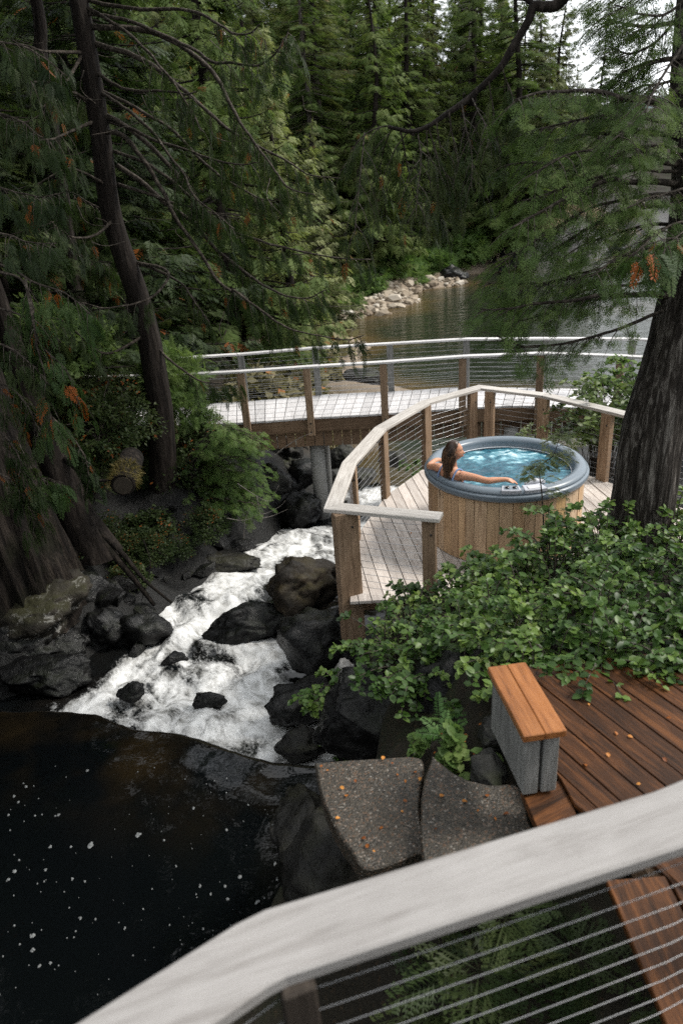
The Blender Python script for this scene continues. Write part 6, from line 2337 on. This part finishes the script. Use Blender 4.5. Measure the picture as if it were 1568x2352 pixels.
# bare twigs by the water
tw = thing('driftwood_branch', 'bare forked twigs at the water below the feathery bush', 'branch', tuple(PY(600, 1180, 11.4)))
for k, D in enumerate([[(545, 1110), (590, 1140), (620, 1150), (640, 1115)], [(590, 1140), (600, 1180), (640, 1165), (655, 1150)], [(560, 1240), (562, 1200), (575, 1165)], [(600, 1190), (625, 1185), (660, 1170)], [(520, 1190), (560, 1195), (600, 1180)]]):
    pts = curve([PY(x, y, 11.4 - .05 * k) for x, y in D], 12)
    mb = MB()
    mb.tube(pts, np.linspace(.009, .003, 12), 5)
    mb.build('twig', MAT['snag'], tw, True)
tw = thing('driftwood_branch', 'single bare twig reaching up to the bridge skirt beside the pier', 'branch', tuple(PY(640, 1040, 12.8)))
mb = MB()
mb.tube(curve([PY(x, y, 12.8) for x, y in [(620, 1055), (650, 1030), (690, 1005), (715, 995)]], 12), np.linspace(.011, .004, 12), 5)
mb.build('twig', MAT['snag'], tw, True)

# ------------------------------------------------------------------ salal bank
def salal(seed, x, y, h, rad, label, mat='salal', stems=34, lsz=.060, cat='shrub', name='salal_shrub', z=None, lean=(0, -.25), lean_amt=1.0, group='salal shrubs on the bank above the bench'):
    r = np.random.default_rng(seed)
    z0 = (gz1(x, y) if z is None else z) - .05
    t = thing(name, label, cat, (x, y, z0), 0, group)
    mb = MB()
    pos, dirs, ups, sz, tn = [], [], [], [], []
    for k in range(stems):
        a = r.uniform(0, 2 * PI)
        o_ = np.array([math.cos(a), math.sin(a), 0]) * rad * r.uniform(.3, 1.0) + np.array([*lean, 0]) * rad * lean_amt
        b = np.array([x, y, z0]) + np.array([r.normal(0, .10), r.normal(0, .10), 0])
        hh = h * r.uniform(.55, 1.1) * (1 - .35 * np.linalg.norm(o_) / (rad + .01))
        e = b + o_ + np.array([0, 0, hh])
        m = b + o_ * .35 + np.array([0, 0, hh * .75]) + r.normal(0, .04, 3)
        pts = curve([b, m, e + np.array([0, 0, .02]), e + o_ * .22 + np.array([0, 0, -.05])], 12)
        mb.tube(pts, np.linspace(.006, .002, 12), 4, False)
        n = int(r.integers(16, 27))
        q = np.sort(r.uniform(.28, 1.0, n))
        P = np.stack([np.interp(q, np.linspace(0, 1, 12), pts[:, j]) for j in range(3)], 1)
        T_ = unit(e - b + o_)
        l2 = unit(np.cross(T_, [0, 0, 1.]) + 1e-3)
        s = np.where(np.arange(n) % 2, 1, -1)
        D_ = T_ * .5 + l2 * (s * r.uniform(.6, 1.2, n))[:, None] + r.normal(0, .35, (n, 3)) + np.array([0, 0, -.05])
        pos.append(P)
        dirs.append(D_)
        ups.append(np.array([0, -.15, 1.]) + r.normal(0, .38, (n, 3)))
        sz.append(lsz * r.uniform(.65, 1.3, n))
        base = r.uniform(.15, .75)
        tn.append(np.clip(base + .25 * r.uniform(-1, 1, n), 0, .985))
    mb.build('stems', MAT['twig'], t, True)
    build_leaves('leaves', LEAF, *[np.concatenate(a) for a in (pos, dirs, ups, sz, tn)], MAT[mat], t)
    return t


SB = [(.75, 6.15, 0.37, .42, 'salal standing against the deck boards behind the end post'), (1.45, 6.35, 0.55, .42, 'low salal directly against the tub staves'), (2.6, 6.15, 0.90, .45, 'tall salal between the sapling and the hemlock trunk'), (1.9, 5.6, 0.90, .48, 'highest salal in the middle of the bank'),
      (1.18, 3.95, 0.57, .40, 'salal drooping onto the far end of the bench seat'), (1.75, 3.98, 0.55, .42, 'salal overhanging the shaded boards right of the bench'), (2.35, 4.05, 0.57, .44, 'salal overhanging the shaded wet deck, farther right'), (3.0, 4.0, 0.61, .44, 'glossy salal overhanging the wet deck near the right edge'),
      (.12, 5.75, 0.44, .42, 'thin leggy salal at the foot of the deck corner post'), (.45, 5.15, 0.62, .50, 'leafy salal above the dark rock wall left of the bench'), (.62, 5.85, 0.45, .45, 'salal in front of the boards between the two rail posts'), (1.05, 4.95, 0.78, .52, 'bushy salal above the far end of the bench, left side'), (1.1, 5.75, 0.52, .48, 'salal tips covering the foot of the tub staves, left side'), (1.6, 5.15, 0.78, .52, 'dense salal in the middle of the bank'), (1.72, 5.95, 0.55, .46, 'salal below the middle of the tub'),
      (2.2, 4.95, 0.85, .52, 'shiny salal mass left of the hemlock base, lower'), (2.35, 5.65, 0.90, .48, 'salal touching the left foot of the hemlock trunk'), (2.95, 5.05, 0.88, .52, 'large shiny salal in front of the hemlock trunk'), (2.75, 4.45, 0.61, .48, 'salal hanging over the wet deck at the right'), (1.85, 4.45, 0.61, .46, 'salal hanging over the boards right of the bench'), (1.28, 4.40, 0.57, .44, 'salal drooping over the far end of the bench seat'), (3.45, 5.3, 0.94, .52, 'salal at the right edge beyond the trunk'), (3.5, 4.55, 0.66, .5, 'shaded salal at the right edge over the wet deck'), (.62, 4.55, 0.55, .42, 'salal overhanging the dark rocks beside the fern'), (3.35, 6.2, 0.80, .42, 'salal behind the hemlock trunk at the right edge'), (2.1, 6.25, 0.60, .40, 'salal by the sapling at the right of the tub')]
for i, (x, y, h, rd, lb) in enumerate(SB):
    salal(800 + i, x, y, h, rd, lb, stems=40)
salal(840, 1.55, 4.05, .35, .3, 'trailing salal twig hanging in front of the shaded deck', stems=12, lean=(.2, -.8))
salal(841, -.08, 5.35, .40, .35, 'sparse salal reaching out over the big dark boulder', stems=18, lean=(-.6, .1), z=-.35)
# huckleberry in front of the tub and right of it
salal(850, 2.75, 9.6, 1.25, .55, 'pale green huckleberry bush behind the right rim of the tub', 'huckle', 60, .042, 'shrub', 'huckleberry_bush', z=-.3, lean=(0, 0), group=None)
salal(851, 4.15, 10.3, 1.7, .8, 'broad leaved green shrub between the footbridge and the hemlock trunk', 'huckle', 80, .085, 'shrub', 'huckleberry_bush', z=-.2, lean=(0, 0), group=None)
salal(852, 3.3, 10.9, 1.25, .65, 'small leaved shrub outside the right rail posts', 'huckle', 80, .05, 'shrub', 'huckleberry_bush', z=-.7, lean=(0, 0), group=None)
salal(853, 5.1, 11.3, 2.1, .95, 'dark leaved shrub standing against the bright water left of the trunk', 'bush', 80, .10, 'shrub', 'huckleberry_bush', z=-.4, lean=(0, 0), group=None)
salal(854, .62, 5.6, .62, .3, 'pale small leaved huckleberry among the salal below the end post', 'huckle', 36, .030, 'shrub', 'huckleberry_bush', group=None)
salal(855, 1.7, 12.3, .9, .5, 'green sprig under the rail apex in front of the bridge skirt', 'bush', 24, .06, 'shrub', 'huckleberry_bush', z=-1.2, lean=(0, 0), group=None)
salal(856, .75, 10.6, .9, .5, 'green shrub below the left rail near the white water', 'bush', 30, .05, 'shrub', 'huckleberry_bush', z=-1.9, lean=(0, 0), group=None)
# sapling
sp = thing('sapling', 'spindly young hemlock in front of the right side of the hot tub', 'sapling', tuple(PY(1245, 1260, 6.55)))
sd_ = [(1246, 1260), (1247, 1200), (1243, 1130), (1237, 1075), (1250, 1062), (1270, 1045), (1282, 1010), (1287, 985)]
spts = curve([PY(x, y, 6.55) for x, y in sd_], 40)
mb = MB()
mb.tube(spts, np.linspace(.009, .002, 40), 6)
mb.build('trunk', MAT['twig'], sp, True)
r = np.random.default_rng(66)
for i in range(24):
    k = int(8 + 31 * i / 24)
    a = r.uniform(0, 6.28)
    ln = r.uniform(.10, .30) * (1.2 - .5 * i / 24)
    b = spts[k]
    e = b + np.array([math.cos(a) * ln, math.sin(a) * ln * .7, r.uniform(-.02, .06)])
    bough(sp, None, 0, 0, .003, .001, 1100 + i, HEM_LO, 'huckle', 'twig', twigs=7, tl=.12, size=.055, world_pts=[b, (b + e) / 2 + [0, 0, .015], e], t0=.15, hang=.2, per=5, flat=True, dead=0, twr=.2, tintbase=.7)

# ------------------------------------------------------------------ ferns
def fern(px, py, z, n, ln, seed, label, T=FERN, mat='fern', elev=.55, spread=6.28, a0=0, pt=None):
    r = np.random.default_rng(seed)
    p = PZ(px, py, z) if pt is None else np.array(pt)
    t = thing('fern', label, 'fern', tuple(p))
    for k in range(n):
        a = a0 + spread * (k + r.uniform(-.25, .25)) / n
        d = np.array([[math.cos(a), math.sin(a), elev * r.uniform(.6, 1.3)]])
        build_leaves('frond', T, p[None], d, np.array([[0, 0, 1.]]) + r.normal(0, .15, (1, 3)), np.array([ln * r.uniform(.75, 1.15)]), np.array([r.uniform(.15, .95)]), MAT[mat], t)
    return t


fern(1015, 1690, .98, 5, .20, 1, 'small sword fern between the steps and the bench', elev=.9)
fern(1010, 1650, .95, 3, .17, 11, 'little fern on the dark rock behind the sword fern', elev=1.0)
fern(1100, 2230, .62, 7, .42, 2, 'large lacy fern below the foreground railing', FERN2, 'cedar')  # ferns from here on: shade under the railing put into a darker green
fern(1010, 2310, .5, 6, .36, 3, 'lacy fern left of the large one under the cables', FERN2, 'cedar')
fern(1330, 2200, .70, 6, .34, 4, 'dim fern beside the brown border board', FERN2, 'cedar')
fern(1220, 2330, .55, 6, .36, 5, 'dim fern at the bottom edge under the cables', FERN2, 'cedar')
fern(1160, 2110, .82, 6, .30, 6, 'little fern tight under the pale rail cap', FERN2, 'cedar')
fern(1400, 2330, .60, 6, .34, 8, 'shaded fern under the brown border board', FERN2, 'cedar')
salal(860, *PZ(1025, 1700, 1.0)[:2], .22, .14, 'pale broad leaves growing around the little sword fern', 'bush', 9, .075, 'plant', 'salal_shrub', group=None)
salal(861, *PZ(1000, 1620, 1.0)[:2], .20, .15, 'small leafy sprig on the dark rock above the fern', 'salal', 8, .05, 'plant', 'salal_shrub', group=None)

# ------------------------------------------------------------------ fallen leaves
LF = leaf_t(1, .35, .35, .38)
lme = mesh_np('fallen_leaf', LF[0], LF[1], False, {'tint': np.full(len(LF[0]), .5)})
lme.materials.append(MAT['fallen'])
r = np.random.default_rng(12)
FL = []
for px, py in [(925, 1838), (920, 1862), (840, 1925), (845, 1948), (790, 1812), (795, 1830), (900, 1755), (955, 1775), (965, 1785), (878, 1745), (750, 1770), (1168, 1868), (1135, 1876), (855, 1955), (770, 1880), (880, 1900), (930, 1790), (910, 1780), (1010, 1830), (1060, 1840), (1100, 1860), (1000, 1905), (1120, 1830), (735, 1762), (815, 1790)]:
    FL.append((px, py, (.935 if px < 970 else 1.045), 'aggregate slab'))
for k in range(26):
    FL.append((r.uniform(1000, 1160), r.uniform(1640, 1780), None, 'litter'))
for px, py in [(1345, 1760), (1440, 1690), (1520, 1740), (1410, 1680), (1350, 1615), (1470, 1800), (1540, 1650), (1390, 1730)]:
    FL.append((px, py, 1.262, 'wet deck'))
for px, py in [(935, 1240), (925, 1262), (955, 1250), (905, 1300), (945, 1225), (1545, 1255), (1555, 1235)]:
    FL.append((px, py, .012, 'tub deck'))
LB = {'aggregate slab': 'small orange leaf lying on the curved aggregate steps', 'litter': 'brown leaf in the litter between the steps and the bench', 'wet deck': 'tiny yellow leaf on the wet brown deck boards', 'tub deck': 'tiny leaf on the pale boards of the tub deck'}
for px, py, z, wh in FL:
    if z is None:
        p = PZ(px, py, .9)
        p[2] = gz1(p[0], p[1]) + .02
    else:
        p = PZ(px, py, z)
    o = bpy.data.objects.new('fallen_leaf', lme)
    COL.objects.link(o)
    o.location = tuple(p)
    o.rotation_euler = (r.normal(0, .2), r.normal(0, .2), r.uniform(0, 6.28))
    s = r.uniform(.016, .034)
    o.scale = (s, s, s)
    tag(o, LB[wh], 'leaf', 'fallen leaves on the ' + wh)

for o in bpy.data.objects:
    if o.name.split('.')[0] in ('limbs', 'stems', 'twigs', 'moss'):
        o['kind'] = 'stuff'
